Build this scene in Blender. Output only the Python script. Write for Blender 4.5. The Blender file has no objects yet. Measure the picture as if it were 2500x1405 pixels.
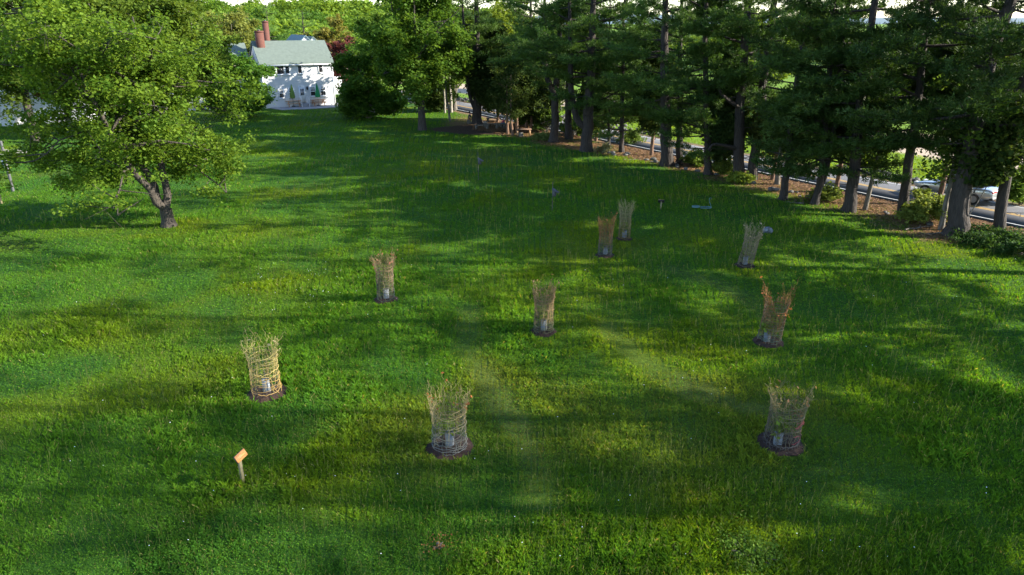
import bpy, bmesh, math, random
import numpy as np
from mathutils import Vector, Matrix

# ---------------------------------------------------------------- camera, sky, sun
C = bpy.context.scene
H = 10.0
PITCH = math.radians(20.8)
FPX = 1700.0
cd = bpy.data.cameras.new('camera'); cam = bpy.data.objects.new('camera', cd)
C.collection.objects.link(cam); C.camera = cam
cam.location = (0, 0, H); cam.rotation_euler = (math.radians(90) - PITCH, 0, 0)
cd.sensor_width = 36; cd.lens = FPX / 2500 * 36; cd.clip_start = 0.2; cd.clip_end = 30000

SUN_EL, SUN_AZ = math.radians(25), math.radians(-3)      # azimuth from +X
w = bpy.data.worlds.new("World"); C.world = w; w.use_nodes = True
nt = w.node_tree; bg = nt.nodes['Background']
sky = nt.nodes.new('ShaderNodeTexSky'); sky.sky_type = 'NISHITA'; sky.sun_disc = False
sky.sun_elevation = SUN_EL; sky.sun_rotation = math.radians(90) - SUN_AZ
sky.air_density = 1.0; sky.dust_density = 0.25; sky.ozone_density = 1.2
mxs = nt.nodes.new('ShaderNodeMix'); mxs.data_type = 'RGBA'; mxs.blend_type = 'MULTIPLY'; mxs.inputs[0].default_value = 1; mxs.inputs[7].default_value = (.92, .96, 1.06, 1)
nt.links.new(sky.outputs[0], mxs.inputs[6]); nt.links.new(mxs.outputs[2], bg.inputs[0]); bg.inputs[1].default_value = 0.135
sl = bpy.data.lights.new('sun', 'SUN'); sun = bpy.data.objects.new('sun', sl); C.collection.objects.link(sun)
sl.energy = 5.0; sl.angle = math.radians(0.5); sl.color = (1, 0.93, 0.8)
sv = Vector((math.cos(SUN_EL) * math.cos(SUN_AZ), math.cos(SUN_EL) * math.sin(SUN_AZ), math.sin(SUN_EL)))
sun.rotation_euler = sv.to_track_quat('Z', 'Y').to_euler()
C.view_settings.view_transform = 'Standard'; C.view_settings.look = 'None'
C.view_settings.exposure = 1.65; C.view_settings.gamma = 1

# ---------------------------------------------------------------- helpers
def ray(px, py):
    dx, dy = (px - 1250) / FPX, (702.5 - py) / FPX
    return np.array([dx, math.cos(PITCH) + dy * math.sin(PITCH), -math.sin(PITCH) + dy * math.cos(PITCH)])
def gp(px, py, z=0.0):
    r = ray(px, py); t = (z - H) / r[2]
    return (r[0] * t, r[1] * t)
def at(px, py, Y):
    r = ray(px, py); t = Y / r[1]
    return np.array([r[0] * t, Y, H + r[2] * t])

def rng_(s): return np.random.default_rng(s)
def noise2(x, y, scale, seed, octaves=3):
    """value noise in 0..1 on arrays"""
    out = np.zeros(np.shape(x)); amp = 1; tot = 0
    for o in range(octaves):
        g = np.random.default_rng(seed + 17 * o).random((256, 256))
        u = np.asarray(x) / scale * (2 ** o) + 101.3; v = np.asarray(y) / scale * (2 ** o) + 57.7
        i = np.floor(u).astype(int); j = np.floor(v).astype(int); fu = u - i; fv = v - j
        fu = fu * fu * (3 - 2 * fu); fv = fv * fv * (3 - 2 * fv)
        a = g[i % 256, j % 256]; b = g[(i + 1) % 256, j % 256]; c = g[i % 256, (j + 1) % 256]; d = g[(i + 1) % 256, (j + 1) % 256]
        out += amp * ((a * (1 - fu) + b * fu) * (1 - fv) + (c * (1 - fu) + d * fu) * fv); tot += amp; amp *= .5
    return out / tot
def sstep(a, b, x):
    t = np.clip((np.asarray(x) - a) / (b - a), 0, 1); return t * t * (3 - 2 * t)

def link(name, me, mat=None, parent=None):
    o = bpy.data.objects.new(name, me); C.collection.objects.link(o)
    if mat is not None and me is not None:
        for m in (mat if isinstance(mat, (list, tuple)) else [mat]): me.materials.append(m)
    if parent is not None: o.parent = parent
    return o
def npmesh(name, V, F, mat, parent=None, col=None, smooth=False):
    """V (n,3), F (m,k) uniform polygons; col (n,3) per vertex"""
    V = np.asarray(V, dtype=np.float32); F = np.asarray(F, dtype=np.int32)
    me = bpy.data.meshes.new(name); m, k = F.shape
    me.vertices.add(len(V)); me.vertices.foreach_set('co', V.ravel())
    me.loops.add(m * k); me.loops.foreach_set('vertex_index', F.ravel())
    me.polygons.add(m); me.polygons.foreach_set('loop_start', np.arange(0, m * k, k, dtype=np.int32))
    if smooth: me.polygons.foreach_set('use_smooth', np.ones(m, dtype=bool))
    if col is not None:
        a = me.attributes.new('Col', 'FLOAT_COLOR', 'POINT')
        cc = np.ones((len(V), 4), dtype=np.float32); cc[:, :3] = col; a.data.foreach_set('color', cc.ravel())
    me.update(calc_edges=True)
    return link(name, me, mat, parent)
class Geo:
    def __init__(s): s.v = []; s.f = []; s.c = []; s.n = 0
    def add(s, V, F, col=None):
        V = np.asarray(V, float).reshape(-1, 3); s.v.append(V); s.f.append(np.asarray(F, int) + s.n); s.n += len(V)
        if col is not None:
            c = np.asarray(col, float)
            s.c.append(np.broadcast_to(c, (len(V), 3)) if c.ndim == 1 else c)
    def tube(s, P, R, n=6, col=None, cap=False):
        P = np.asarray(P, float); R = np.broadcast_to(np.asarray(R, float), (len(P),))
        T = np.gradient(P, axis=0); T /= np.linalg.norm(T, axis=1)[:, None] + 1e-9
        up = np.where(np.abs(T[:, 2:3]) < .9, [[0, 0, 1.]], [[1., 0, 0]])
        A = np.cross(T, np.broadcast_to(up[0], T.shape)); A /= np.linalg.norm(A, axis=1)[:, None] + 1e-9; B = np.cross(T, A)
        th = np.linspace(0, 2 * np.pi, n, endpoint=False)
        V = P[:, None, :] + R[:, None, None] * (A[:, None, :] * np.cos(th)[None, :, None] + B[:, None, :] * np.sin(th)[None, :, None])
        m = len(P); i = np.arange(m - 1)[:, None] * n + np.arange(n)[None]; j = np.arange(m - 1)[:, None] * n + (np.arange(n) + 1)[None] % n
        F = np.stack([i, j, j + n, i + n], -1).reshape(-1, 4)
        s.add(V.reshape(-1, 3), F, col)
    def box(s, lo, hi, col=None, M=None):
        x0, y0, z0 = lo; x1, y1, z1 = hi
        V = np.array([[x0, y0, z0], [x1, y0, z0], [x1, y1, z0], [x0, y1, z0], [x0, y0, z1], [x1, y0, z1], [x1, y1, z1], [x0, y1, z1]], float)
        if M is not None: V = np.array([list(M @ Vector(p)) for p in V])
        s.add(V, [[0, 3, 2, 1], [4, 5, 6, 7], [0, 1, 5, 4], [1, 2, 6, 5], [2, 3, 7, 6], [3, 0, 4, 7]], col)
    def build(s, name, mat, parent=None, smooth=False):
        return npmesh(name, np.concatenate(s.v), np.concatenate(s.f), mat, parent, np.concatenate(s.c) if s.c else None, smooth)

def tag(o, label=None, cat=None, group=None, kind=None):
    if label: o['label'] = label
    if cat: o['category'] = cat
    if group: o['group'] = group
    if kind: o['kind'] = kind
    return o
def thing(name, label, cat, loc=(0, 0, 0), rz=0, group=None):
    o = bpy.data.objects.new(name, None); C.collection.objects.link(o)
    o.empty_display_size = .2
    o.location = loc; o.rotation_euler = (0, 0, rz); return tag(o, label, cat, group)
def boxobj(name, lo, hi, mat, parent=None, bevel=0.0, M=None):
    g = Geo(); g.box(lo, hi, M=M); o = g.build(name, mat, parent)
    if bevel:
        b = o.modifiers.new('bevel', 'BEVEL'); b.width = bevel; b.segments = 2
    return o
def bmobj(name, bm, mat, parent=None, smooth=False):
    me = bpy.data.meshes.new(name); bm.to_mesh(me); bm.free()
    if smooth:
        for p in me.polygons: p.use_smooth = True
    return link(name, me, mat, parent)

# ---------------------------------------------------------------- materials
def mat_new(name):
    m = bpy.data.materials.new(name); m.use_nodes = True; n = m.node_tree.nodes; b = n['Principled BSDF']; return m, m.node_tree, b
def N(t, kind, **kw):
    n = t.nodes.new(kind)
    for k, v in kw.items():
        if k in ('operation', 'blend_type', 'data_type', 'attribute_name', 'wave_type', 'bands_direction', 'feature', 'distance'): setattr(n, k, v)
        else: n.inputs[k].default_value = v
    return n
def ramp(t, stops):
    r = t.nodes.new('ShaderNodeValToRGB'); e = r.color_ramp.elements
    while len(e) < len(stops): e.new(.5)
    for i, (p, c) in enumerate(stops): e[i].position = p; e[i].color = (*c, 1)
    return r
def plain(name, col, rough=.7, var=.25, scale=8, metal=0, bump=0, bscale=30, stretch=(1, 1, 1)):
    m, t, b = mat_new(name)
    tc = N(t, 'ShaderNodeTexCoord'); mp = t.nodes.new('ShaderNodeMapping'); mp.inputs['Scale'].default_value = stretch
    t.links.new(tc.outputs['Object'], mp.inputs[0])
    n = N(t, 'ShaderNodeTexNoise', Scale=scale, Detail=5.0); t.links.new(mp.outputs[0], n.inputs['Vector'])
    r = ramp(t, [(.3, tuple(c * (1 - var) for c in col)), (.7, tuple(min(1, c * (1 + var)) for c in col))])
    t.links.new(n.outputs['Fac'], r.inputs[0]); t.links.new(r.outputs[0], b.inputs['Base Color'])
    b.inputs['Roughness'].default_value = rough; b.inputs['Metallic'].default_value = metal
    if bump:
        n2 = N(t, 'ShaderNodeTexNoise', Scale=bscale, Detail=4.0); t.links.new(mp.outputs[0], n2.inputs['Vector'])
        bp = N(t, 'ShaderNodeBump', Strength=bump, Distance=.02); t.links.new(n2.outputs['Fac'], bp.inputs['Height']); t.links.new(bp.outputs[0], b.inputs['Normal'])
    return m
def foliage(name, trans=.4, rough=.5, spec=.3, tint=(1.35, 1.25, .7), seeds=None):
    """Principled + translucent, colour from the mesh's own leaf colours"""
    m, t, b = mat_new(name)
    a = N(t, 'ShaderNodeAttribute', attribute_name='Col')
    t.links.new(a.outputs['Color'], b.inputs['Base Color']); b.inputs['Roughness'].default_value = rough
    b.inputs['Specular IOR Level'].default_value = spec
    tr = N(t, 'ShaderNodeBsdfTranslucent'); mx = N(t, 'ShaderNodeMix', data_type='RGBA', blend_type='MULTIPLY', Factor=1.0)
    mx.inputs[7].default_value = (*tint, 1)
    t.links.new(a.outputs['Color'], mx.inputs[6]); t.links.new(mx.outputs[2], tr.inputs['Color'])
    ms = N(t, 'ShaderNodeMixShader', Fac=trans)
    t.links.new(b.outputs[0], ms.inputs[1]); t.links.new(tr.outputs[0], ms.inputs[2])
    t.links.new(ms.outputs[0], t.nodes['Material Output'].inputs['Surface'])
    return m
M = {}
M['leaf'] = foliage('leaf', .45, .6, .08)
M['needle'] = foliage('needle', .35, .6, .2, (1.2, 1.3, .6))
M['grass'] = foliage('grass_blade', .48, .7, .06, (1.7, 1.4, .3))
M['twigs'] = foliage('twig_fibre', .1, .7, .1)
def bark(name, c1, c2):
    m, t, b = mat_new(name)
    tc = N(t, 'ShaderNodeTexCoord'); mp = t.nodes.new('ShaderNodeMapping'); mp.inputs['Scale'].default_value = (9, 9, 1.6)
    t.links.new(tc.outputs['Object'], mp.inputs[0])
    n = N(t, 'ShaderNodeTexNoise', Scale=1.6, Detail=8.0, Roughness=.7); t.links.new(mp.outputs[0], n.inputs['Vector'])
    v = N(t, 'ShaderNodeTexVoronoi', Scale=1.5); t.links.new(mp.outputs[0], v.inputs['Vector'])
    r = ramp(t, [(.35, c1), (.65, c2)]); t.links.new(n.outputs['Fac'], r.inputs[0]); t.links.new(r.outputs[0], b.inputs['Base Color'])
    ad = N(t, 'ShaderNodeMath', operation='ADD'); t.links.new(n.outputs['Fac'], ad.inputs[0]); t.links.new(v.outputs['Distance'], ad.inputs[1])
    bp = N(t, 'ShaderNodeBump', Strength=.9, Distance=.06); t.links.new(ad.outputs[0], bp.inputs['Height']); t.links.new(bp.outputs[0], b.inputs['Normal'])
    b.inputs['Roughness'].default_value = .9; return m
M['pine_bark'] = bark('pine_bark', (.020, .015, .012), (.055, .042, .034))
M['grey_bark'] = bark('grey_bark', (.07, .06, .045), (.2, .175, .14))
M['dark_bark'] = bark('dark_bark', (.025, .021, .017), (.075, .06, .046))
M['pale_bark'] = bark('pale_bark', (.16, .14, .11), (.36, .32, .26))
M['red_bark'] = bark('red_bark', (.10, .055, .035), (.22, .13, .08))
M['white'] = plain('white_paint', (.78, .79, .8), .5, .05, 2)
M['shingle'] = plain('green_shingle', (.115, .145, .12), .85, .12, 3, bump=.3, bscale=14)
M['shingle_teal'] = plain('shade_tinted_shingle', (.13, .20, .21), .8, .12, 3, bump=.3, bscale=14)  # roof shingle with the bluish shade of the slope away from sun painted in
M['glass_dark'] = plain('window_glass', (.02, .022, .025), .12, .3, .8)
M['blind'] = plain('window_blind', (.35, .36, .36), .7, .1, 5)
M['black'] = plain('black_metal', (.015, .015, .017), .5, .2)
M['cedar_wood'] = plain('new_cedar_wood', (.50, .30, .15), .7, .2, 3, stretch=(2, 8, 2), bump=.2)
M['post_wood'] = plain('pale_post_wood', (.20, .17, .085), .8, .2, 6, stretch=(6, 6, .8), bump=.3)
M['grey_wood'] = plain('weathered_wood', (.085, .085, .09), .85, .25, 6, stretch=(6, 6, .8), bump=.3)
M['sign_wood'] = plain('sign_board_wood', (.42, .19, .06), .6, .12, 5, stretch=(2, 10, 2))
M['picnic_wood'] = plain('orange_picnic_wood', (.48, .27, .15), .7, .15, 4)
M['mulch'] = plain('bark_mulch', (.030, .013, .006), .95, .6, 26, bump=1.0, bscale=45)
M['guard'] = plain('grey_tree_guard', (.17, .19, .21), .45, .12, 6)
M['wire'] = plain('galvanised_wire', (.13, .13, .11), .6, .2, 10, metal=.2)
M['stone'] = plain('field_stone', (.10, .095, .085), .9, .45, 2.2, bump=.7, bscale=9)
M['patio'] = plain('patio_paving', (.22, .22, .23), .85, .12, 1.5, bump=.2)
M['gravel'] = plain('gravel_path', (.36, .33, .28), .9, .18, 5, bump=.5)
M['hose'] = plain('pale_blue_hose', (.10, .20, .19), .4, .12, 8)
M['umb_olive'] = plain('olive_canvas', (.13, .22, .035), .8, .15, 3)
M['umb_green'] = plain('green_canvas', (.015, .25, .08), .8, .15, 3)
M['skin'] = plain('skin', (.42, .24, .17), .6, .08)
M['dark_cloth'] = plain('dark_cloth', (.025, .024, .03), .9, .2)
M['tan_cloth'] = plain('tan_cloth', (.28, .15, .08), .9, .2)
M['pink_cloth'] = plain('pink_cloth', (.5, .07, .16), .9, .15)
M['blue_cloth'] = plain('blue_cloth', (.06, .14, .22), .9, .15)
M['hair'] = plain('dark_hair', (.02, .013, .01), .6, .2)
M['white_mark'] = plain('white_road_paint', (.5, .5, .48), .7, .12, 6)
M['yellow_mark'] = plain('yellow_road_paint', (.6, .36, .07), .7, .12, 6)

def brick_mat():
    m, t, b = mat_new('chimney_brick')
    tc = N(t, 'ShaderNodeTexCoord'); br = t.nodes.new('ShaderNodeTexBrick'); t.links.new(tc.outputs['Object'], br.inputs['Vector'])
    mp = t.nodes.new('ShaderNodeMapping'); mp.inputs['Rotation'].default_value = (math.radians(90), 0, 0)
    t.links.new(tc.outputs['Object'], mp.inputs[0]); t.links.new(mp.outputs[0], br.inputs['Vector'])
    br.inputs['Color1'].default_value = (.13, .040, .025, 1); br.inputs['Color2'].default_value = (.09, .028, .018, 1); br.inputs['Mortar'].default_value = (.11, .07, .055, 1)
    br.inputs['Scale'].default_value = 4.5; br.inputs['Mortar Size'].default_value = .015
    t.links.new(br.outputs['Color'], b.inputs['Base Color']); b.inputs['Roughness'].default_value = .9; return m
M['brick'] = brick_mat()
def siding_mat():
    m, t, b = mat_new('white_clapboard')
    tc = N(t, 'ShaderNodeTexCoord'); wv = N(t, 'ShaderNodeTexWave', wave_type='BANDS', bands_direction='Z', Scale=1.6); wv.wave_profile = 'SAW'
    t.links.new(tc.outputs['Object'], wv.inputs['Vector'])
    n = N(t, 'ShaderNodeTexNoise', Scale=1.2, Detail=4.0); t.links.new(tc.outputs['Object'], n.inputs['Vector'])
    r = ramp(t, [(.3, (.60, .61, .62)), (.7, (.67, .67, .67))]); t.links.new(n.outputs['Fac'], r.inputs[0]); t.links.new(r.outputs[0], b.inputs['Base Color'])
    bp = N(t, 'ShaderNodeBump', Strength=.8, Distance=.03); t.links.new(wv.outputs['Fac'], bp.inputs['Height']); t.links.new(bp.outputs[0], b.inputs['Normal'])
    b.inputs['Roughness'].default_value = .55; return m
M['siding'] = siding_mat()
def asphalt_mat():
    m, t, b = mat_new('asphalt')
    tc = N(t, 'ShaderNodeTexCoord')
    n = N(t, 'ShaderNodeTexNoise', Scale=.35, Detail=6.0); n2 = N(t, 'ShaderNodeTexNoise', Scale=18.0, Detail=3.0)
    t.links.new(tc.outputs['Object'], n.inputs['Vector']); t.links.new(tc.outputs['Object'], n2.inputs['Vector'])
    r = ramp(t, [(.35, (.065, .065, .07)), (.65, (.095, .093, .092))]); t.links.new(n.outputs['Fac'], r.inputs[0])
    mx = N(t, 'ShaderNodeMix', data_type='RGBA', blend_type='OVERLAY', Factor=.5); t.links.new(r.outputs[0], mx.inputs[6]); t.links.new(n2.outputs['Fac'], mx.inputs[7])
    t.links.new(mx.outputs[2], b.inputs['Base Color']); b.inputs['Roughness'].default_value = .85; return m
M['asphalt'] = asphalt_mat()
def ground_mat(name='lawn_soil', rough=.95):
    m, t, b = mat_new(name)
    a = N(t, 'ShaderNodeAttribute', attribute_name='Col'); tc = N(t, 'ShaderNodeTexCoord')
    n = N(t, 'ShaderNodeTexNoise', Scale=6.0, Detail=8.0, Roughness=.75); t.links.new(tc.outputs['Object'], n.inputs['Vector'])
    r = ramp(t, [(.3, (.45, .45, .45)), (.75, (1.5, 1.5, 1.5))]); t.links.new(n.outputs['Fac'], r.inputs[0])
    mx = N(t, 'ShaderNodeMix', data_type='RGBA', blend_type='MULTIPLY', Factor=1.0)
    t.links.new(a.outputs['Color'], mx.inputs[6]); t.links.new(r.outputs[0], mx.inputs[7]); t.links.new(mx.outputs[2], b.inputs['Base Color'])
    bp = N(t, 'ShaderNodeBump', Strength=.8, Distance=.08); t.links.new(n.outputs['Fac'], bp.inputs['Height']); t.links.new(bp.outputs[0], b.inputs['Normal'])
    b.inputs['Roughness'].default_value = rough; b.inputs['Specular IOR Level'].default_value = .1; return m
M['ground'] = ground_mat()

# ---------------------------------------------------------------- layout of the ground
EX = np.array([[60, -30], [46, 0], [34, 15], [27.5, 24], [23.5, 30.4], [21.1, 32.7], [19.2, 37.3], [16.4, 42.2], [14, 47], [10.9, 52.9], [5.2, 59.3], [1.9, 64.9], [-4.5, 71.5], [-7, 76], [-6, 120]], float)
def edge_x(y): return np.interp(y, EX[:, 1], EX[:, 0])
RN, RD = np.array([.843, .537]), np.array([.537, -.843])           # road: normal and direction
R0, R1 = 41.15, 46.1
def road_n(x, y): return x * RN[0] + y * RN[1]
def litter(x, y):
    nz = noise2(x, y, 2.2, 5, 4)
    s = sstep(-1.4, 1.6, x - edge_x(y) + (nz - .5) * 5) * sstep(88, 74, y)
    s = s * (1 - sstep(R0 - 1.0, R0 + .2, road_n(x, y)) * 0.0)
    s *= (road_n(x, y) < R0 + .3)
    s2 = s * sstep(.30, .55, noise2(x, y, 3.0, 77, 3) + .25 * (1 - sstep(0, 6, x - edge_x(y))))
    return s, s2
PATHS = [[(1150, 760), (1145, 850), (1190, 930), (1255, 1020), (1300, 1120), (1330, 1230)], [(1480, 800), (1560, 880), (1680, 950), (1800, 990), (1870, 1000)],
         [(1640, 655), (1740, 690), (1830, 740), (1880, 790)]]
PW = [[np.array(gp(*p)) for p in P] for P in PATHS]
def track(x, y):
    d = np.full(np.shape(x), 99.)
    for P in PW:
        for a, b in zip(P[:-1], P[1:]):
            ab = b - a; tt = np.clip(((x - a[0]) * ab[0] + (y - a[1]) * ab[1]) / (ab @ ab), 0, 1)
            d = np.minimum(d, np.hypot(x - a[0] - tt * ab[0], y - a[1] - tt * ab[1]))
    return sstep(.75, .2, d + (noise2(x, y, 1.0, 31) - .5) * .6)
FIELD = (47.6 + 9.5, 47.6 + 22)                                             # bare field, in road normal distance
def grass_col(x, y, rg=None):
    """own colour of the turf: yellow-green, fresh green, blue-green clover, dry"""
    a = noise2(x, y, 4.2, 11, 4); b = noise2(x, y, 2.6, 23, 4); c = noise2(x, y, 7.5, 47, 3)
    base = np.array([.080, .190, .018]); yel = np.array([.125, .205, .013]); blu = np.array([.054, .160, .024]); dry = np.array([.13, .175, .035])
    col = base[None] * np.ones((len(x), 1))
    k = sstep(.42, .78, a)[:, None]; col = col * (1 - k) + yel * k
    k = sstep(.45, .75, b)[:, None] * .9; col = col * (1 - k) + blu * k
    k = (track(x, y) * .38 + sstep(.66, .8, c) * .5)[:, None].clip(0, 1); col = col * (1 - k) + dry * k
    return col

# lawn / terrain: one sheet to the horizon, finer near the camera
def terrain():
    xs = np.concatenate([[-9000, -3000, -1000, -400, -200], np.arange(-110, 111, 1.0), [200, 400, 1000, 3000, 9000]])
    ys = np.concatenate([[-2000, -300, -80, -30], np.arange(-10, 141, 1.0), np.arange(150, 400, 12), [500, 800, 1500, 3000, 7000, 12000]])
    xf = np.concatenate([xs[xs < -50], np.arange(-50, 60, .45), xs[xs >= 60]])
    yf = np.concatenate([ys[ys < 6], np.arange(6, 100, .45), ys[ys >= 100]])
    X, Y = np.meshgrid(xf, yf); x, y = X.ravel(), Y.ravel()
    rn = road_n(x, y)
    flat = sstep(R0 - 3, R0 - 6, rn) * sstep(85, 75, y) * sstep(-48, -38, x) * (1 - litter(x, y)[0])
    z = (noise2(x, y, 6, 3, 3) - .5) * .22 * flat
    # the wooded hill beyond the houses and the far mountains' foothill
    z += sstep(150, 260, y) * sstep(10, -40, x) * 5.0
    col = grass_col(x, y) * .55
    l, l2 = litter(x, y)
    lit = np.array([.22, .125, .065]) * (.75 + .5 * noise2(x, y, .9, 15)[:, None]); k = (l2 * .9)[:, None]; col = col * (1 - k) + lit * k
    # verge and meadow past the road
    k = sstep(R1 + .6, R1 + 1.6, rn)[:, None]; col = col * (1 - k) + np.array([.13, .22, .025]) * k
    k = (sstep(R0 - 1.3, R0 - .4, rn + (noise2(x, y, 1.2, 8) - .5)) * (1 - sstep(R1 + .5, R1 + 1.3, rn)))[:, None]; col = col * (1 - k) + np.array([.20, .13, .08]) * k
    fk = sstep(FIELD[0], FIELD[0] + 1.2, rn + (noise2(x, y, 2, 88) - .5) * 2) * sstep(FIELD[1] + 1, FIELD[1], rn) * sstep(80, 70, y) * sstep(28, 33, x)
    fk2 = sstep(52, 53, rn) * sstep(62, 60, rn) * sstep(86, 90, y) * sstep(12, 8, x)
    fk = np.maximum(fk, fk2)[:, None]
    col = col * (1 - fk) + np.array([.46, .36, .26]) * fk
    # playground mulch under the trees
    d = np.hypot((x + 1.5) / 6.5, (y - 71.2) / 3.6); k = (sstep(1.15, .9, d + (noise2(x, y, 1.5, 9) - .5) * .3))[:, None]
    col = col * (1 - k) + np.array([.075, .048, .032]) * k
    n, m = len(yf), len(xf); i = (np.arange(n - 1)[:, None] * m + np.arange(m - 1)[None]).ravel()
    F = np.stack([i, i + 1, i + m + 1, i + m], 1)
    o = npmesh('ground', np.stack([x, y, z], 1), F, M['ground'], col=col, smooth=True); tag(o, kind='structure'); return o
terrain()
def ground_z(x, y):
    x = np.asarray(x, float); y = np.asarray(y, float); rn = road_n(x, y)
    flat = sstep(R0 - 3, R0 - 6, rn) * sstep(85, 75, y) * sstep(-48, -38, x) * (1 - litter(x, y)[0])
    return (noise2(x, y, 6, 3, 3) - .5) * .22 * flat

def strip(name, n0, n1, z, s0, s1, mat, thick=0):
    g = Geo(); S = np.linspace(s0, s1, 60)
    a = RN[None] * n0 + S[:, None] * RD[None]; b = RN[None] * n1 + S[:, None] * RD[None]
    V = np.concatenate([np.c_[a, np.full(60, z)], np.c_[b, np.full(60, z)]]); i = np.arange(59); F = np.stack([i, i + 1, i + 61, i + 60], 1)
    g.add(V, F[:, ::-1]); return g.build(name, mat)
rd = thing('road', None, None); tag(rd, kind='structure')
g = Geo(); S = np.linspace(-160, 45, 80)
for (n0, n1) in ((R0, R1),):
    a = RN[None] * n0 + S[:, None] * RD[None]; b = RN[None] * n1 + S[:, None] * RD[None]
    V = np.concatenate([np.c_[a, np.full(80, -.02)], np.c_[a, np.full(80, .07)], np.c_[b, np.full(80, .07)], np.c_[b, np.full(80, -.02)]])
    i = np.arange(79)
    F = np.concatenate([np.stack([i + k * 80, i + (k + 1) * 80, i + 1 + (k + 1) * 80, i + 1 + k * 80], 1) for k in range(3)])
    g.add(V, F)
g.build('asphalt', M['asphalt'], rd)
for nm, n0, n1, mt in (('edge_line', R0 + .30, R0 + .41, 'white_mark'), ('edge_line', R1 - .41, R1 - .30, 'white_mark'), ('centre_line', 43.52, 43.62, 'yellow_mark'), ('centre_line', 43.76, 43.86, 'yellow_mark')):
    o = strip(nm, n0, n1, .076, -158, 44, M[mt]); o.parent = rd

# patio by the house and the gravel drive on the far left
def poly(name, pts, z, mat, thick=.06):
    bm = bmesh.new(); vs = [bm.verts.new((x, y, z)) for x, y in pts]; f = bm.faces.new(vs); f.normal_update()
    if f.normal.z < 0: f.normal_flip()
    r = bmesh.ops.extrude_face_region(bm, geom=[f]); bmesh.ops.translate(bm, verts=[v for v in r['geom'] if isinstance(v, bmesh.types.BMVert)], vec=(0, 0, thick))
    bmesh.ops.recalc_face_normals(bm, faces=bm.faces)
    return tag(bmobj(name, bm, mat), kind='structure')
poly('patio', [gp(*p) for p in ((640, 258), (664, 266), (690, 270), (740, 268), (842, 262), (830, 253), (818, 250), (640, 254))], .0, M['patio'])
poly('gravel_path', [gp(*p) for p in ((-120, 380), (0, 379), (50, 377), (75, 372), (40, 366), (0, 366), (-120, 366))], .0, M['gravel'], .04)

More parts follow.
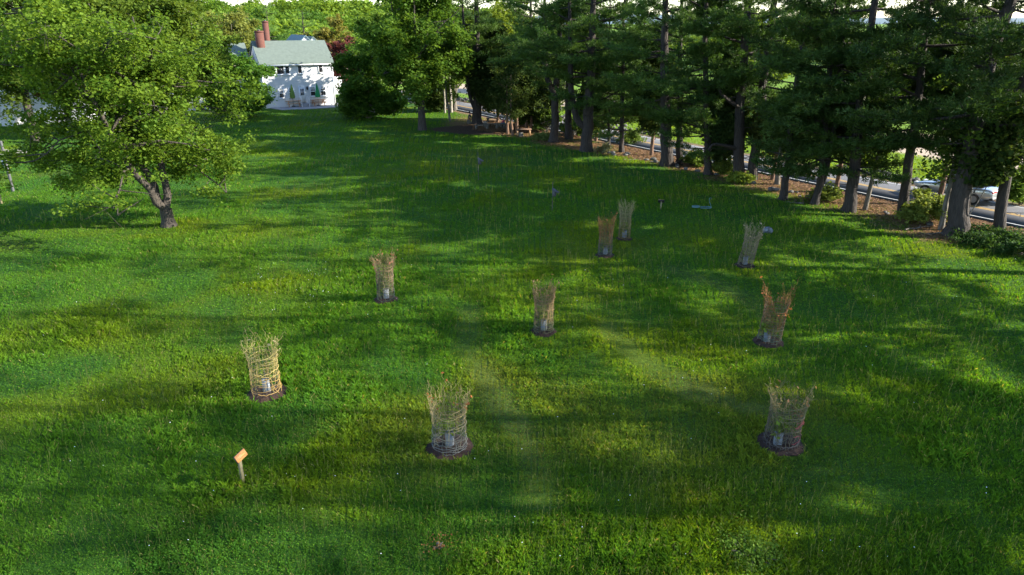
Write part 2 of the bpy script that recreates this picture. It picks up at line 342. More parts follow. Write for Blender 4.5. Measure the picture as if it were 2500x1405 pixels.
# ---------------------------------------------------------------- grass
def mulch_spots():
    return [(gp(px, py), r) for px, py, r in CAGE_BASES]
CAGE_BASES = [(652, 960, .64), (1098, 1088, .68), (1905, 1083, .66), (1875, 838, .58), (943, 734, .52), (1327, 810, .52), (1477, 622, .50), (1524, 582, .45), (1818, 650, .50)]
def sample_lod(rg, n, d0, d1, p):
    """ground points whose density falls with distance, inside the part of the ground the view can reach"""
    u = rg.random(n); q = 2 - p
    d = ((d0 ** q) + u * (d1 ** q - d0 ** q)) ** (1 / q)
    th = (rg.random(n) - .5) * 2 * math.radians(45)
    return d * np.sin(th), d * np.cos(th), d
def grass():
    rg = rng_(7)
    x, y, d = sample_lod(rg, 1900000, 9.5, 92, 1.85)
    keep = (road_n(x, y) < R0 - .9) | ((road_n(x, y) > R1 + 1.0) & (road_n(x, y) < FIELD[0] + 1))
    keep &= rg.random(len(x)) > litter(x, y)[1] * .78
    keep &= np.hypot((x + 1.5) / 6.5, (y - 71.2) / 3.6) > 1.0
    for (c, r) in mulch_spots(): keep &= np.hypot(x - c[0], y - c[1]) > r * (.85 + .25 * rg.random(len(x)))
    keep &= ~((y > 60) & (x < -38 ) & (y > 90))
    # keep the patio and house clear
    keep &= ~((y > 88) & (x < -18))
    x, y, d = x[keep], y[keep], d[keep]; n = len(x)
    # clump: pull blades toward tuft centres
    cell = .16 * (d / 15) ** .7
    cx = (np.floor(x / cell) + .5) * cell; cy = (np.floor(y / cell) + .5) * cell
    hsh = np.abs(np.sin(np.floor(x / cell) * 12.9898 + np.floor(y / cell) * 78.233) * 43758.5453) % 1
    hs2 = np.abs(np.sin(np.floor(x / cell) * 39.3468 + np.floor(y / cell) * 11.135) * 24634.6345) % 1
    pull = (hsh > .45) * .3; x = x + (cx - x) * pull; y = y + (cy - y) * pull
    tall = noise2(x, y, 1.6, 61, 4); big = noise2(x, y, 5.0, 62, 3); tr = track(x, y); clov = .6 * sstep(.5, .62, noise2(x, y, 2.6, 23, 4))
    h = (.055 + .060 * sstep(.40, .82, tall) + .035 * sstep(.5, .75, big)) * (.35 + 1.0 * rg.random(n) ** 1.3) * (1 - .65 * tr) * (1 - .45 * clov) * (.8 + .5 * hsh)
    h *= 1.0; l = litter(x, y)[0]; h *= (1 - .3 * l)
    wd = .0032 * (d / 14) ** 1.05 * (.7 + .7 * rg.random(n)) + .002
    az = 2 * np.pi * rg.random(n); laz = 2 * np.pi * hs2 + 2.4 * rg.standard_normal(n)
    wind = 2 * np.pi * noise2(x, y, 5, 99, 2); laz = np.where(rg.random(n) < .2, wind, laz)
    lean = h * (.25 + .6 * rg.random(n))
    z0 = ground_z(x, y)
    ca, sa = np.cos(az) * wd, np.sin(az) * wd; lx, ly = np.cos(laz) * lean, np.sin(laz) * lean
    z = np.zeros(n)
    V = np.empty((n, 4, 3))
    V[:, 0] = np.c_[x - ca, y - sa, z0 - .01]; V[:, 1] = np.c_[x + ca, y + sa, z0 - .01]
    V[:, 2] = np.c_[x + lx * .42 + ca * .8, y + ly * .42 + sa * .8, z0 + h * .68]
    V[:, 3] = np.c_[x + lx, y + ly, z0 + h]
    F = (np.arange(n)[:, None] * 4 + np.array([[0, 1, 2, 3]]))
    col = grass_col(x, y)
    col *= (.80 + .18 * hsh + .40 * rg.random(n))[:, None]
    k = (rg.random(n) < .035 + .06 * tr)[:, None]; col = np.where(k, np.array([.28, .26, .10]), col)
    k = (l * .45)[:, None]; col = col * (1 - k) + np.array([.19, .20, .05]) * k
    md = (road_n(x, y) > R1)[:, None]; col = np.where(md, np.array([.17, .27, .03]) * (.7 + .6 * rg.random(n))[:, None], col)
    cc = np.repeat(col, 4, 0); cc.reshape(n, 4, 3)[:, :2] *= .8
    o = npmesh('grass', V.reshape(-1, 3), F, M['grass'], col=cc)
    tag(o, 'long meadow grass of the lawn with clumps and mown tracks', 'grass', kind='stuff')
    # clover and broad leaved weeds low in the turf
    x, y, d = sample_lod(rg, 330000, 9.5, 45, 1.8)
    cl = sstep(.46, .60, noise2(x, y, 2.6, 23, 4)) * .55 + .05
    keep = (rg.random(len(x)) < cl) & (x < edge_x(y) - .5)
    for (c, r) in mulch_spots(): keep &= np.hypot(x - c[0], y - c[1]) > r * 1.2
    x, y, d = x[keep], y[keep], d[keep]; n = len(x)
    s = .013 * (d / 14) ** .9 * (.6 + .8 * rg.random(n)); zz = ground_z(x, y) + .03 + .09 * rg.random(n) * noise2(x, y, .9, 71) * 1.6
    nr = rg.standard_normal((n, 3)) * .35 + [0, 0, 1]; nr /= np.linalg.norm(nr, axis=1)[:, None]
    a = np.cross(nr, rg.standard_normal((n, 3))); a /= np.linalg.norm(a, axis=1)[:, None]; b = np.cross(nr, a)
    P = np.c_[x, y, zz]
    V = np.stack([P + a * s[:, None], P + b * s[:, None], P - a * s[:, None], P - b * s[:, None]], 1)
    col = (np.array([.066, .150, .012])[None] * (.6 + .8 * rg.random(n))[:, None]) * (1 + .5 * noise2(x, y, 1.3, 5)[:, None])
    o = npmesh('clover', V.reshape(-1, 3), np.arange(n * 4).reshape(n, 4), M['grass'], col=np.repeat(col, 4, 0))
    tag(o, 'low dark green clover growing in patches through the lawn', 'clover', kind='stuff')
    # clover blossoms and dandelion clocks: small white flecks
    m = 150; px = rg.random(m) * 2500; py = 640 + rg.random(m) ** 1.3 * 740
    k = 55; px[:k] = 780 + rg.standard_normal(k) * 90; py[:k] = 700 + rg.standard_normal(k) * 45
    gxy = np.array([gp(a_, b_) for a_, b_ in zip(px, py)]); g = Geo()
    for (gx, gy) in gxy:
        z = float(ground_z(gx, gy)) + .10 + .08 * rg.random(); r = .008 + .008 * rg.random()
        th = np.linspace(0, 2 * np.pi, 5, endpoint=False)
        ring = np.c_[gx + r * np.cos(th), gy + r * np.sin(th), np.full(5, z)]
        V = np.concatenate([ring, [[gx, gy, z + r], [gx, gy, z - r * .7]]])
        F = [[i, (i + 1) % 5, 5] for i in range(5)] + [[(i + 1) % 5, i, 6] for i in range(5)]; g.add(V, F)
    tag(g.build('clover_blossom', M['white']), 'scattered tiny white clover blossoms in the lawn', 'flowers', kind='stuff')
grass()

def floor_bits():
    rg = rng_(17); n = 420000; x = 0 + 34 * rg.random(n) - 4; y = 24 + 54 * rg.random(n); l, l2 = litter(x, y); k = (rg.random(n) < l2 * .8 + l * .1) & (road_n(x, y) < R0 - .1); x, y = x[k], y[k]; n = len(x); d = np.hypot(x, y)
    a = rg.random(n) * 6.283; L = (.04 + .05 * rg.random(n)) * (d / 40); wv = L * .28; tz = .012 + .03 * rg.random(n); ca, sa = np.cos(a), np.sin(a)
    V = np.stack([np.c_[x - ca * L, y - sa * L, tz], np.c_[x + sa * wv, y - ca * wv, tz + .015], np.c_[x + ca * L, y + sa * L, tz + .02 * rg.random(n)], np.c_[x - sa * wv, y + ca * wv, tz]], 1)
    t = rg.random((n, 1)); col = np.array([.10, .055, .03]) * (1 - t) + np.array([.34, .20, .10]) * t
    tag(npmesh('needle_litter', V.reshape(-1, 3), np.arange(4 * n).reshape(n, 4), M['twigs'], col=np.repeat(col, 4, 0)), 'brown pine needle and leaf litter under the row of pines', 'leaf litter', kind='stuff')
    # seed stems standing above the turf
    x, y, d = sample_lod(rg, 10000, 9.5, 60, 1.7); k = (x < edge_x(y)) & (noise2(x, y, 3.2, 66, 3) > .48)
    for (c, r) in mulch_spots(): k &= np.hypot(x - c[0], y - c[1]) > r
    x, y, d = x[k], y[k], d[k]; n = len(x); h = .16 + .20 * rg.random(n); a = rg.random(n) * 6.283; ln = h * .35 * rg.random(n); wd = .0022 * (d / 14); z0 = ground_z(x, y); tx, ty = x + ln * np.cos(a), y + ln * np.sin(a)
    V = np.stack([np.c_[x - wd, y, z0], np.c_[x + wd, y, z0], np.c_[tx + wd, ty, z0 + h], np.c_[tx - wd, ty, z0 + h]], 1); hd = wd * 2.6
    V2 = np.stack([np.c_[tx, ty, z0 + h - .02], np.c_[tx + hd, ty, z0 + h + .02], np.c_[tx + ln * .1, ty, z0 + h + .07], np.c_[tx - hd, ty, z0 + h + .02]], 1)
    V = np.concatenate([V, V2]); t = rg.random((2 * n, 1)); col = np.array([.16, .21, .04]) * (1 - t) + np.array([.34, .30, .13]) * t
    tag(npmesh('seed_stems', V.reshape(-1, 3), np.arange(8 * n).reshape(2 * n, 4), M['grass'], col=np.repeat(col, 4, 0)), 'pale grass seed stems standing above the lawn', 'grass', kind='stuff')
floor_bits()

# ---------------------------------------------------------------- trees
def quads_at(rg, P, size, up=.6, flat=0.0, aspect=1.5):
    n = len(P); nr = rg.standard_normal((n, 3)); nr[:, 2] = np.abs(nr[:, 2]) + up; nr /= np.linalg.norm(nr, axis=1)[:, None]
    a = np.cross(nr, rg.standard_normal((n, 3))); a /= np.linalg.norm(a, axis=1)[:, None]; b = np.cross(nr, a)
    s = (size * (.6 + .8 * rg.random(n)))[:, None] if np.ndim(size) == 0 else size[:, None]
    a = a * s * aspect * .5; b = b * s * .5
    k = a * .15
    return np.stack([P - a, P + b - k, P + a, P - b - k], 1).reshape(-1, 3), np.arange(4 * n).reshape(n, 4)
def bez(p0, p1, p2, n):
    t = np.linspace(0, 1, n)[:, None]; return (1 - t) ** 2 * p0 + 2 * t * (1 - t) * p1 + t * t * p2

def broadleaf(name, label, cat, base, hgt, rad, cz=None, rz=None, c1=(.09, .16, .02), c2=(.15, .22, .03), seed=0, leaf=.13, leaves=40000, trunk_r=.28,
              fork=1.8, stems=3, limbs=11, bark='grey_bark', lump=.42, off=(0, 0), spread=.32, group=None, up=.6, dead=0, skirt=0, hollow=None, keep=1, t_lo=1):
    rg = rng_(seed); x0, y0 = base; T = thing(name, label, cat, (x0, y0, 0), group=group)
    cz = cz if cz is not None else hgt * .6; rz = rz if rz is not None else hgt - cz
    cc = np.array([off[0], off[1], cz]); R = np.array([rad, rad, rz])
    g = Geo(); tips = []
    forkp = np.array([0, 0, fork])
    g.tube([[0, 0, -.2], [.02, 0, 0.05], [0, .02, fork * .35], [0, 0, fork * .7], [0, 0, fork]], [trunk_r * 1.55, trunk_r * 1.3, trunk_r, trunk_r * .95, trunk_r * .95], 12)
    stemends = []
    for s in range(stems):
        a = 2 * np.pi * (s + .5 * rg.random()) / stems; hd = np.array([math.cos(a), math.sin(a), 0]) * (.15 + .25 * rg.random()) * rad
        top = cc + hd + np.array([0, 0, rz * (.35 + .4 * rg.random())])
        mid = forkp + (top - forkp) * .35 + hd * .45
        P = bez(forkp, mid, top, 12) + rg.standard_normal((12, 3)) * .05; P[0] = forkp
        g.tube(P, np.linspace(trunk_r * (.95 if stems == 1 else .68), trunk_r * .12, 12), 8); stemends.append(P)
    for k in range(limbs):
        P = stemends[k % stems]; t0 = int(t_lo + (k / limbs) * (10 - t_lo)); p0 = P[min(t0, 10)]
        d = rg.standard_normal(3); d[2] = d[2] * .55 + (k / limbs - .42) * 1.5; a = 2 * np.pi * (k * .382 + .1 * rg.random()); d[:2] = [math.cos(a), math.sin(a)]; d /= np.linalg.norm(d)
        end = cc + d * R * (.62 + .3 * rg.random())
        if skirt and k < skirt: end[2] = max(.9, cc[2] - rz * .85)
        mid = (p0 + end) / 2 + np.array([0, 0, .12 * rad])
        L = bez(p0, mid, end, 10) + rg.standard_normal((10, 3)) * .06; r0 = trunk_r * (.34 if hollow is None else .26) * (1 - .5 * k / limbs)
        g.tube(L, np.linspace(r0, .025, 10), 6)
        for j in range(8):
            q0 = L[2 + j % 8]; dd = rg.standard_normal(3); dd[2] = dd[2] * .6 + .1; dd /= np.linalg.norm(dd)
            e2 = q0 + dd * R * lump * (.6 + .6 * rg.random())
            # keep the crown's outline
            v = (e2 - cc) / R; nv = np.linalg.norm(v)
            if nv > 1: e2 = cc + v / nv * R
            L2 = bez(q0, (q0 + e2) / 2 + rg.standard_normal(3) * .15, e2, 6); bare = hollow is not None and q0[2] < hollow[1] and math.hypot(q0[0], q0[1]) < hollow[0]
            if not bare: g.tube(L2, np.linspace(.035, .012, 6), 4)
            tips += [L2[3], L2[5], L2[4]]
            for i in range(4):
                d3 = rg.standard_normal(3) * [1, 1, .7]; d3 /= np.linalg.norm(d3); e3 = L2[3 + i % 3] + d3 * R * .17 * (.5 + rg.random())
                tips += [e3, (e3 + L2[3 + i % 3]) / 2]
                if i < 2 and not bare: g.tube([L2[3 + i % 3], e3], [.014, .006], 3)
    tips = np.array(tips)
    v = (tips - cc) / R; nv = np.linalg.norm(v, axis=1); tips = np.where((nv > 1.05)[:, None], cc + v / nv[:, None] * R * 1.02, tips)
    tips = tips[tips[:, 2] > .5]
    tips = tips[rg.random(len(tips)) < keep]
    if hollow: tips = tips[(np.hypot(tips[:, 0] - .1, tips[:, 1] + 1.6) > hollow[0]) | (tips[:, 2] > hollow[1])]
    w = .35 + rg.random(len(tips)); w /= w.sum(); idx = rg.choice(len(tips), leaves, p=w)
    P = tips[idx] + rg.standard_normal((leaves, 3)) * np.array([spread, spread, spread * .62]) * (rad / 6) ** .6
    V, F = quads_at(rg, P, leaf, up)
    tc = rg.random(len(tips)); shade = tc[idx] * .6 + .4 * rg.random(leaves)
    col = np.array(c1)[None] * (1 - shade[:, None]) + np.array(c2)[None] * shade[:, None]
    npmesh('crown', V, F, M['leaf'], T, np.repeat(col, 4, 0))
    g.build('trunk', M[bark], T, smooth=True)
    for k in range(dead):
        L = stemends[k % stems]; p = L[2 + k % 5]; a = rg.random() * 6.28; e = p + np.array([math.cos(a) * 1.8, math.sin(a) * 1.8, .2 + .5 * rg.random()])
        gg = Geo(); gg.tube(bez(p, (p + e) / 2 + [0, 0, .2], e, 6), np.linspace(.05, .012, 6), 5); gg.build('dead_branch', M['pale_bark'], T)
    return T

NEEDLE_C = [((.028, .070, .014), (.082, .130, .022))]
def pine(label, base_px, path_px, r0, hgt=21, seed=0, lowest=3.0, crown_r=4.6, forks=(), limbs=(), group='white pines in the row along the road', dens=1.0, base=None, tone=1.0, name='pine_tree', skip=None, topskip=.62):
    """path_px: pixels up the trunk that fix its lean"""
    rg = rng_(seed); bx, by = base if base is not None else gp(*base_px)
    T = thing(name, label, 'pine tree', (bx, by, 0), group=group)
    pts = [np.array([0, 0, -.3]), np.array([0, 0, .0])]
    for (px, py) in path_px:
        p = at(px, py, by); pts.append(np.array([p[0] - bx, 0, p[2]]))
    top = pts[-1]
    if len(path_px) >= 1:
        sl = (top[0] / max(top[2], 1)) * .75
    else: sl = 0
    pts.append(np.array([top[0] + sl * (hgt - top[2]), 0, hgt]))
    pts = np.array(pts); zz = pts[:, 2]
    zq = np.concatenate([[-.3, 0, .25, .6, 1.2], np.arange(2, hgt + .1, 1.0)])
    X = np.interp(zq, zz, pts[:, 0]); Yw = np.cumsum(rg.standard_normal(len(zq)) * .05); Yw -= Yw[0]
    Xs = X + rg.standard_normal(len(zq)) * .03; Xs[:3] = X[:3]
    P = np.c_[Xs, Yw, zq]
    rad = r0 * (1 - .88 * np.clip(zq, 0, hgt) / hgt) * np.array([1.5, 1.38, 1.18, 1.06, 1.0] + [1] * (len(zq) - 5)); rad = np.maximum(rad, .03)
    g = Geo(); g.tube(P, rad, 12)
    def trunk_at(z): return np.array([np.interp(z, P[:, 2], P[:, 0]), np.interp(z, P[:, 2], P[:, 1]), z])
    axes = [(trunk_at, lowest, hgt)]
    for (z0, pxs, fr) in forks:                                     # second stems
        pf = [trunk_at(z0)]
        for (px, py) in pxs:
            p = at(px, py, by); pf.append(np.array([p[0] - bx, 0.0, p[2]]))
        e = pf[-1]; pf.append(np.array([e[0] + (e[0] - pf[0][0]) * .15, .3, hgt * .92])); pf = np.array(pf)
        zf = np.arange(z0, hgt * .92, .5); Pf = np.c_[np.interp(zf, pf[:, 2], pf[:, 0]), np.linspace(0, .4, len(zf)), zf]
        Pf[1:-1, 0] = (Pf[:-2, 0] + Pf[1:-1, 0] * 2 + Pf[2:, 0]) / 4
        g.tube(Pf, np.linspace(r0 * fr, .05, len(zf)), 9)
        axes.append((lambda z, Pf=Pf: np.array([np.interp(z, Pf[:, 2], Pf[:, 0]), np.interp(z, Pf[:, 2], Pf[:, 1]), z]), max(lowest, z0 + 2), hgt * .92))
    for lp in limbs:                                                # heavy bare limbs given by pixels, first point on the trunk
        L = []
        for (px, py) in lp:
            p = at(px, py, by); L.append([p[0] - bx, 0, p[2]])
        L = np.array(L, float); L[:, 1] = -np.linspace(0, .8, len(L)); t = np.linspace(0, len(L) - 1, 12)
        L = np.stack([np.interp(t, np.arange(len(L)), L[:, i]) for i in range(3)], 1); L[1:-1] = (L[:-2] + 2 * L[1:-1] + L[2:]) / 4
        g.tube(L, np.linspace(r0 * .42, .05, 12), 8)
    nodes = []; dirs = []; szs = []
    for ai, (fn, lo, hi) in enumerate(axes):
        z = lo
        while z < hi - .3:
            t = (z - lo) / (hi - lo); prof = (1 - t) ** .75 * (.62 + .38 * min(1, t * 5)); Lr = crown_r * prof + .5
            nb = 4 if ai == 0 else 3
            a0 = rg.random() * 6.28
            for b in range(nb):
                if rg.random() < (.33 if z < 8 else (.40 if z < 12.5 else topskip)): continue
                a = a0 + b * 6.283 / nb + rg.standard_normal() * .35; Lb = Lr * (.35 + .9 * rg.random() ** .8)
                if skip is not None and skip[0] < z < skip[1]: Lb *= .45
                p0 = fn(z); dh = np.array([math.cos(a), math.sin(a), 0]); pitch = .16 + .14 * rg.standard_normal() + .25 * t - .25 * (1 - t) * rg.random()
                end = p0 + dh * Lb + np.array([0, 0, Lb * pitch]); mid = (p0 + end) / 2 + np.array([0, 0, -.10 * Lb])
                if end[2] < 1.2: end[2] = 1.2
                B = bez(p0, mid, end, 8)
                if z < 13: g.tube(B, np.linspace(.022 + .012 * Lb, .012, 8), 4 if z > 8 else 5)
                ns = max(4, int(Lb * (4.2 if z < 12.5 else 1.8)))
                sd = np.array([-dh[1], dh[0], 0])
                for s in range(ns):
                    f = .30 + .70 * (s + rg.random() * .6) / ns; q = B[0] * (1 - f) ** 2 + 2 * f * (1 - f) * mid + f * f * end
                    sl_ = (.25 + .34 * Lb * (1.12 - f)) * (.7 + .6 * rg.random()); sgn = 1 if (s % 2) else -1
                    d2 = dh * .75 + sd * sgn * .9 + np.array([0, 0, .12 + .22 * rg.standard_normal()]); d2 /= np.linalg.norm(d2)
                    nn = max(2, int(sl_ * (9.0 if z < 12.5 else 2.6) * dens))
                    ff = (np.arange(nn) + rg.random(nn)) / nn
                    nodes.append(q[None] + d2[None] * (ff * sl_)[:, None] + np.c_[np.zeros(nn), np.zeros(nn), ff * 0.08]); dirs.append(np.broadcast_to(d2, (nn, 3))); szs.append(np.full(nn, .24 if z < 12.5 else .36))
            z += (.32 + .62 * rg.random()) * (1.0 if z < 12.5 else 1.25)
    nodes = np.concatenate(nodes); dirs = np.concatenate(dirs); szs = np.concatenate(szs); K = 8; n = len(nodes)
    nodes = nodes + rg.standard_normal(nodes.shape) * .09
    d = dirs[:, None] * .75 + rg.standard_normal((n, K, 3)) * .62 + np.array([0, 0, .35]); d /= np.linalg.norm(d, axis=2)[..., None]
    wv = np.cross(d, rg.standard_normal((n, K, 3))); wv /= np.linalg.norm(wv, axis=2)[..., None]
    L = (szs[:, None] * (.7 + .6 * rg.random((n, K))))[..., None]
    b = nodes[:, None] + rg.standard_normal((n, K, 3)) * .05
    V = np.stack([b - wv * L * .11, b + wv * L * .11, b + d * L], 2)
    c1, c2 = NEEDLE_C[0]
    bn = noise2(nodes[:, 0] + bx, nodes[:, 2] * 1.7 + by, 1.1, seed + 3, 2)[:, None]
    col = (np.array(c1) * (1 - bn) + np.array(c2) * bn) * (.75 + .5 * rg.random((n, 1))) * tone
    nm = n * K
    npmesh('crown', V.reshape(-1, 3), np.arange(nm * 3).reshape(nm, 3), M['needle'], T, np.repeat(col, K * 3, 0))
    gg = g                                                          # dry twigs under the crown belong to the trunk
    for k in range(9):
        z = .8 + rg.random() * 6; a = rg.random() * 6.28; p = trunk_at(z); l = .8 + 1.8 * rg.random(); e = p + np.array([math.cos(a) * l, math.sin(a) * l, -.1 + .4 * rg.random()])
        B = bez(p, (p + e) / 2 + rg.standard_normal(3) * .15, e, 6); gg.tube(B, np.linspace(.03, .006, 6), 4)
        for _ in range(3):
            q = B[2 + rg.integers(3)]; gg.tube([q, q + rg.standard_normal(3) * .3], [.012, .004], 3)
    g.build('trunk', M['pine_bark'], T, smooth=True)
    return T

# the row of white pines, near to far; tone paints in the light, dimmer near, brighter far
pine('tall dark pine with slim bare trunk, rightmost in the row at the photo edge', (2437, 578), [(2452, 460), (2478, 330), (2490, 250), (2520, 60)], .27, 19, 1, 5.2, 4.6, topskip=.74, tone=0.75)
pine('stout flared pine trunk wrapped in leafy vine beside the passing car', (2330, 576), [(2345, 480), (2371, 366), (2419, 132), (2468, 0)], .47, 19, 2, 4.2, 5.8, topskip=.74, tone=0.7)
pine('pine with shrub at its foot, next left of the vine-wrapped trunk', (2205, 530), [(2212, 450), (2225, 366), (2245, 200), (2265, 26)], .27, 19, 4, 4.0, 5.0, topskip=.74, tone=0.8)
pine('straight grey pine with broad flared foot at the lawn edge', (2072, 517), [(2088, 410), (2110, 200), (2137, 22)], .33, 19, 6, 2.5, 5.2, topskip=.74, tone=0.85)
pine('twin-footed pine standing left of the broad flared pine', (1989, 499), [(2002, 441), (2020, 250), (2030, 50)], .2, 20, 7, 2.0, 4.6, tone=0.9, forks=[(.6, [(2016, 430), (2040, 300), (2060, 100)], .8)])
pine('slim grey pine in front of the round cedar bush', (1910, 487), [(1923, 362), (1940, 220), (1956, 132), (1960, 0)], .22, 20, 8, 2.4, 4.0, tone=0.9)
pine('dark leaning pine, right one of a close pair by the yellow-leaved shrub', (1834, 438), [(1845, 360), (1856, 290), (1862, 205), (1883, 51)], .34, 23, 10, 5.2, 4.8, dens=.9)
pine('dark pine with thick crooked limbs reaching left, left one of a close pair', (1804, 438), [(1805, 350), (1806, 273), (1821, 102), (1828, 0)], .38, 23, 11, 5.0, 5.2, limbs=[[(1806, 262), (1775, 245), (1752, 225), (1745, 190)], [(1805, 365), (1770, 355), (1735, 348), (1722, 362)]])
pine('pine with low hanging boughs between the big limbed pine and the pair of trunks', (1729, 427), [(1729, 360), (1722, 102), (1722, 0)], .26, 21, 12, 1.8, 4.8, tone=1.15)
pine('straight dark pine trunk just right of the thick pine at the lawn edge', (1657, 403), [(1660, 290), (1662, 100)], .26, 18, 13, 3.6, 4.4, topskip=.78, tone=1.1)
pine('thick straight pine at the lawn edge, second in the middle of the row', (1627, 405), [(1623, 273), (1622, 100), (1625, 0)], .46, 18, 14, 4.6, 5.8, topskip=.78, tone=1.2)
pine('slender shaded pine behind low green boughs in mid row', (1517, 372), [(1520, 250), (1522, 100)], .2, 18, 15, 1.8, 4.2, topskip=.78, tone=1.2)
pine('thin pine pole standing before the bright strip of road', (1487, 362), [(1488, 280), (1488, 120)], .13, 18, 16, 2.2, 3.6, topskip=.78, tone=1.2)
pine('pine whose trunk divides low with its left stem bowed outward', (1431, 370), [(1434, 320), (1440, 230), (1445, 60)], .48, 18, 17, 4.6, 5.2, topskip=.78, tone=1.2, forks=[(1.8, [(1408, 300), (1394, 222), (1391, 0)], .6)])
pine('pine with trunk forked in a narrow V at half height', (1351, 347), [(1356, 290), (1354, 249), (1362, 170), (1366, 85)], .38, 18, 18, 5.0, 5.2, topskip=.78, tone=1.2, forks=[(4.2, [(1340, 210), (1331, 157), (1330, 40)], .7)])
pine('straight pine between the V forked pine and the bowed pine', (1389, 341), [(1388, 250), (1386, 60)], .33, 18, 19, 5.0, 4.6, topskip=.78, tone=1.2)
pine('pine shading the playground mulch, with a slim stem leaning left', (1165, 303), [(1166, 240), (1164, 100)], .5, 18, 20, 6.5, 5.0, topskip=.78, forks=[(1.0, [(1146, 236), (1138, 150), (1130, 40)], .4)], tone=1.1)
pine('pine with heavy dark boughs behind the cedar clump', (1290, 305), [(1292, 200), (1295, 60)], .3, 18, 21, 2.6, 5.0, topskip=.78, tone=1.1)
# row continues past the photo's right edge; last three added, heights raised, to shade the near lawn
OFF = [((29.0, 27.5), 25, 31), ((33.0, 21.0), 28, 32), ((36.5, 14.5), 29, 33), ((39.5, 6.5), 28, 34), ((35.5, 3.0), 27, 35), ((41.5, 12.0), 30, 36), ((33.5, 11.0), 26, 37)]
for i, (b, h, s) in enumerate(OFF):
    pine(['pine just beyond the rightmost trunk of the row', 'pine further along the row towards the viewer', 'pine standing level with the nearest brush cages', 'nearest pine of the row, beside the viewer', 'unseen pine of the second rank, added for shade on the lawn', 'unseen pine beside the viewer, added for shade on the lawn', 'unseen pine foremost on the lawn side, added for its shade'][i], None, [], .35, h, s, 6, 5.2, base=b, dens=1.3, topskip=.30)

# thin saplings and trunks in the row
def stem(label, base_px, path_px, r, hgt, seed, leaves=900, bark='grey_bark', c1=(.05, .10, .015), c2=(.12, .19, .03), name='young_tree', group='young trees among the pines'):
    rg = rng_(seed); bx, by = gp(*base_px); T = thing(name, label, 'tree', (bx, by, 0), group=group)
    pts = [np.array([0, 0, -.2])]
    for px, py in path_px:
        p = at(px, py, by); pts.append(np.array([p[0] - bx, 0, p[2]]))
    e = pts[-1]; pts.append(np.array([e[0] * 1.1, .1, hgt])); pts = np.array(pts)
    z = np.linspace(-.2, hgt, 16); P = np.c_[np.interp(z, pts[:, 2], pts[:, 0]), rg.standard_normal(16) * .03, z]
    g = Geo(); g.tube(P, np.linspace(r * 1.2, r * .25, 16), 8); tips = []
    for k in range(16):
        q = P[5 + k % 10]; a = rg.random() * 6.28; l = .6 + rg.random() * 1.4; e = q + np.array([math.cos(a) * l, math.sin(a) * l, .3 + .5 * rg.random()])
        B = bez(q, (q + e) / 2 - [0, 0, .1], e, 5); g.tube(B, np.linspace(.025, .006, 5), 4); tips += [B[4], B[3], B[2], e + rg.standard_normal(3) * .2]
    tips = np.array(tips); idx = rg.integers(0, len(tips), leaves); Pq = tips[idx] + rg.standard_normal((leaves, 3)) * .22
    V, F = quads_at(rg, Pq, .14, .5); sh = rg.random((leaves, 1)); col = np.array(c1) * (1 - sh) + np.array(c2) * sh
    npmesh('crown', V, F, M['leaf'], T, np.repeat(col, 4, 0)); g.build('trunk', M[bark], T, smooth=True); return T
stem('thin leaning dark sapling trunk just left of the vine-wrapped pine', (2296, 562), [(2313, 485), (2330, 400)], .13, 8, 51, 1500)
stem('slim crooked young trunk leaning right between two flared pines', (2111, 513), [(2122, 470), (2132, 428), (2145, 380)], .12, 7.5, 52, 1800)
stem('short sunlit stub trunk behind the slim grey pine', (1897, 451), [(1900, 420), (1905, 380)], .17, 6, 53, 900)
stem('thin young trunk right of the maple by the mulch', (1099, 297), [(1096, 272), (1090, 240)], .11, 8, 54, 1500)
stem('slender pale trunk in the shade right of the maple', (1086, 277), [(1086, 255), (1084, 220)], .11, 9, 55, 1200, 'pale_bark')
stem('pale upright trunk behind the thin young trunk', (1102, 275), [(1101, 250), (1098, 210)], .17, 10, 56, 1500, 'pale_bark')
for i, (px, py, q, lab) in enumerate([(1240, 328, (1238, 300), 'cedar stem with pale lit foot at the mulch edge'), (1253, 331, (1248, 303), 'reddish leaning cedar stem in the clump by the mulch'), (1262, 326, (1262, 300), 'thin pale cedar stem, rightmost of three by the mulch'), (1296, 322, (1297, 295), 'lone pale thin stem behind the low bough')]):
    stem(lab, (px, py), [q], .13, 5.5, 60 + i, 2200, 'red_bark', (.035, .065, .015), (.08, .11, .025), 'cedar_tree', 'cedar stems by the mulch')

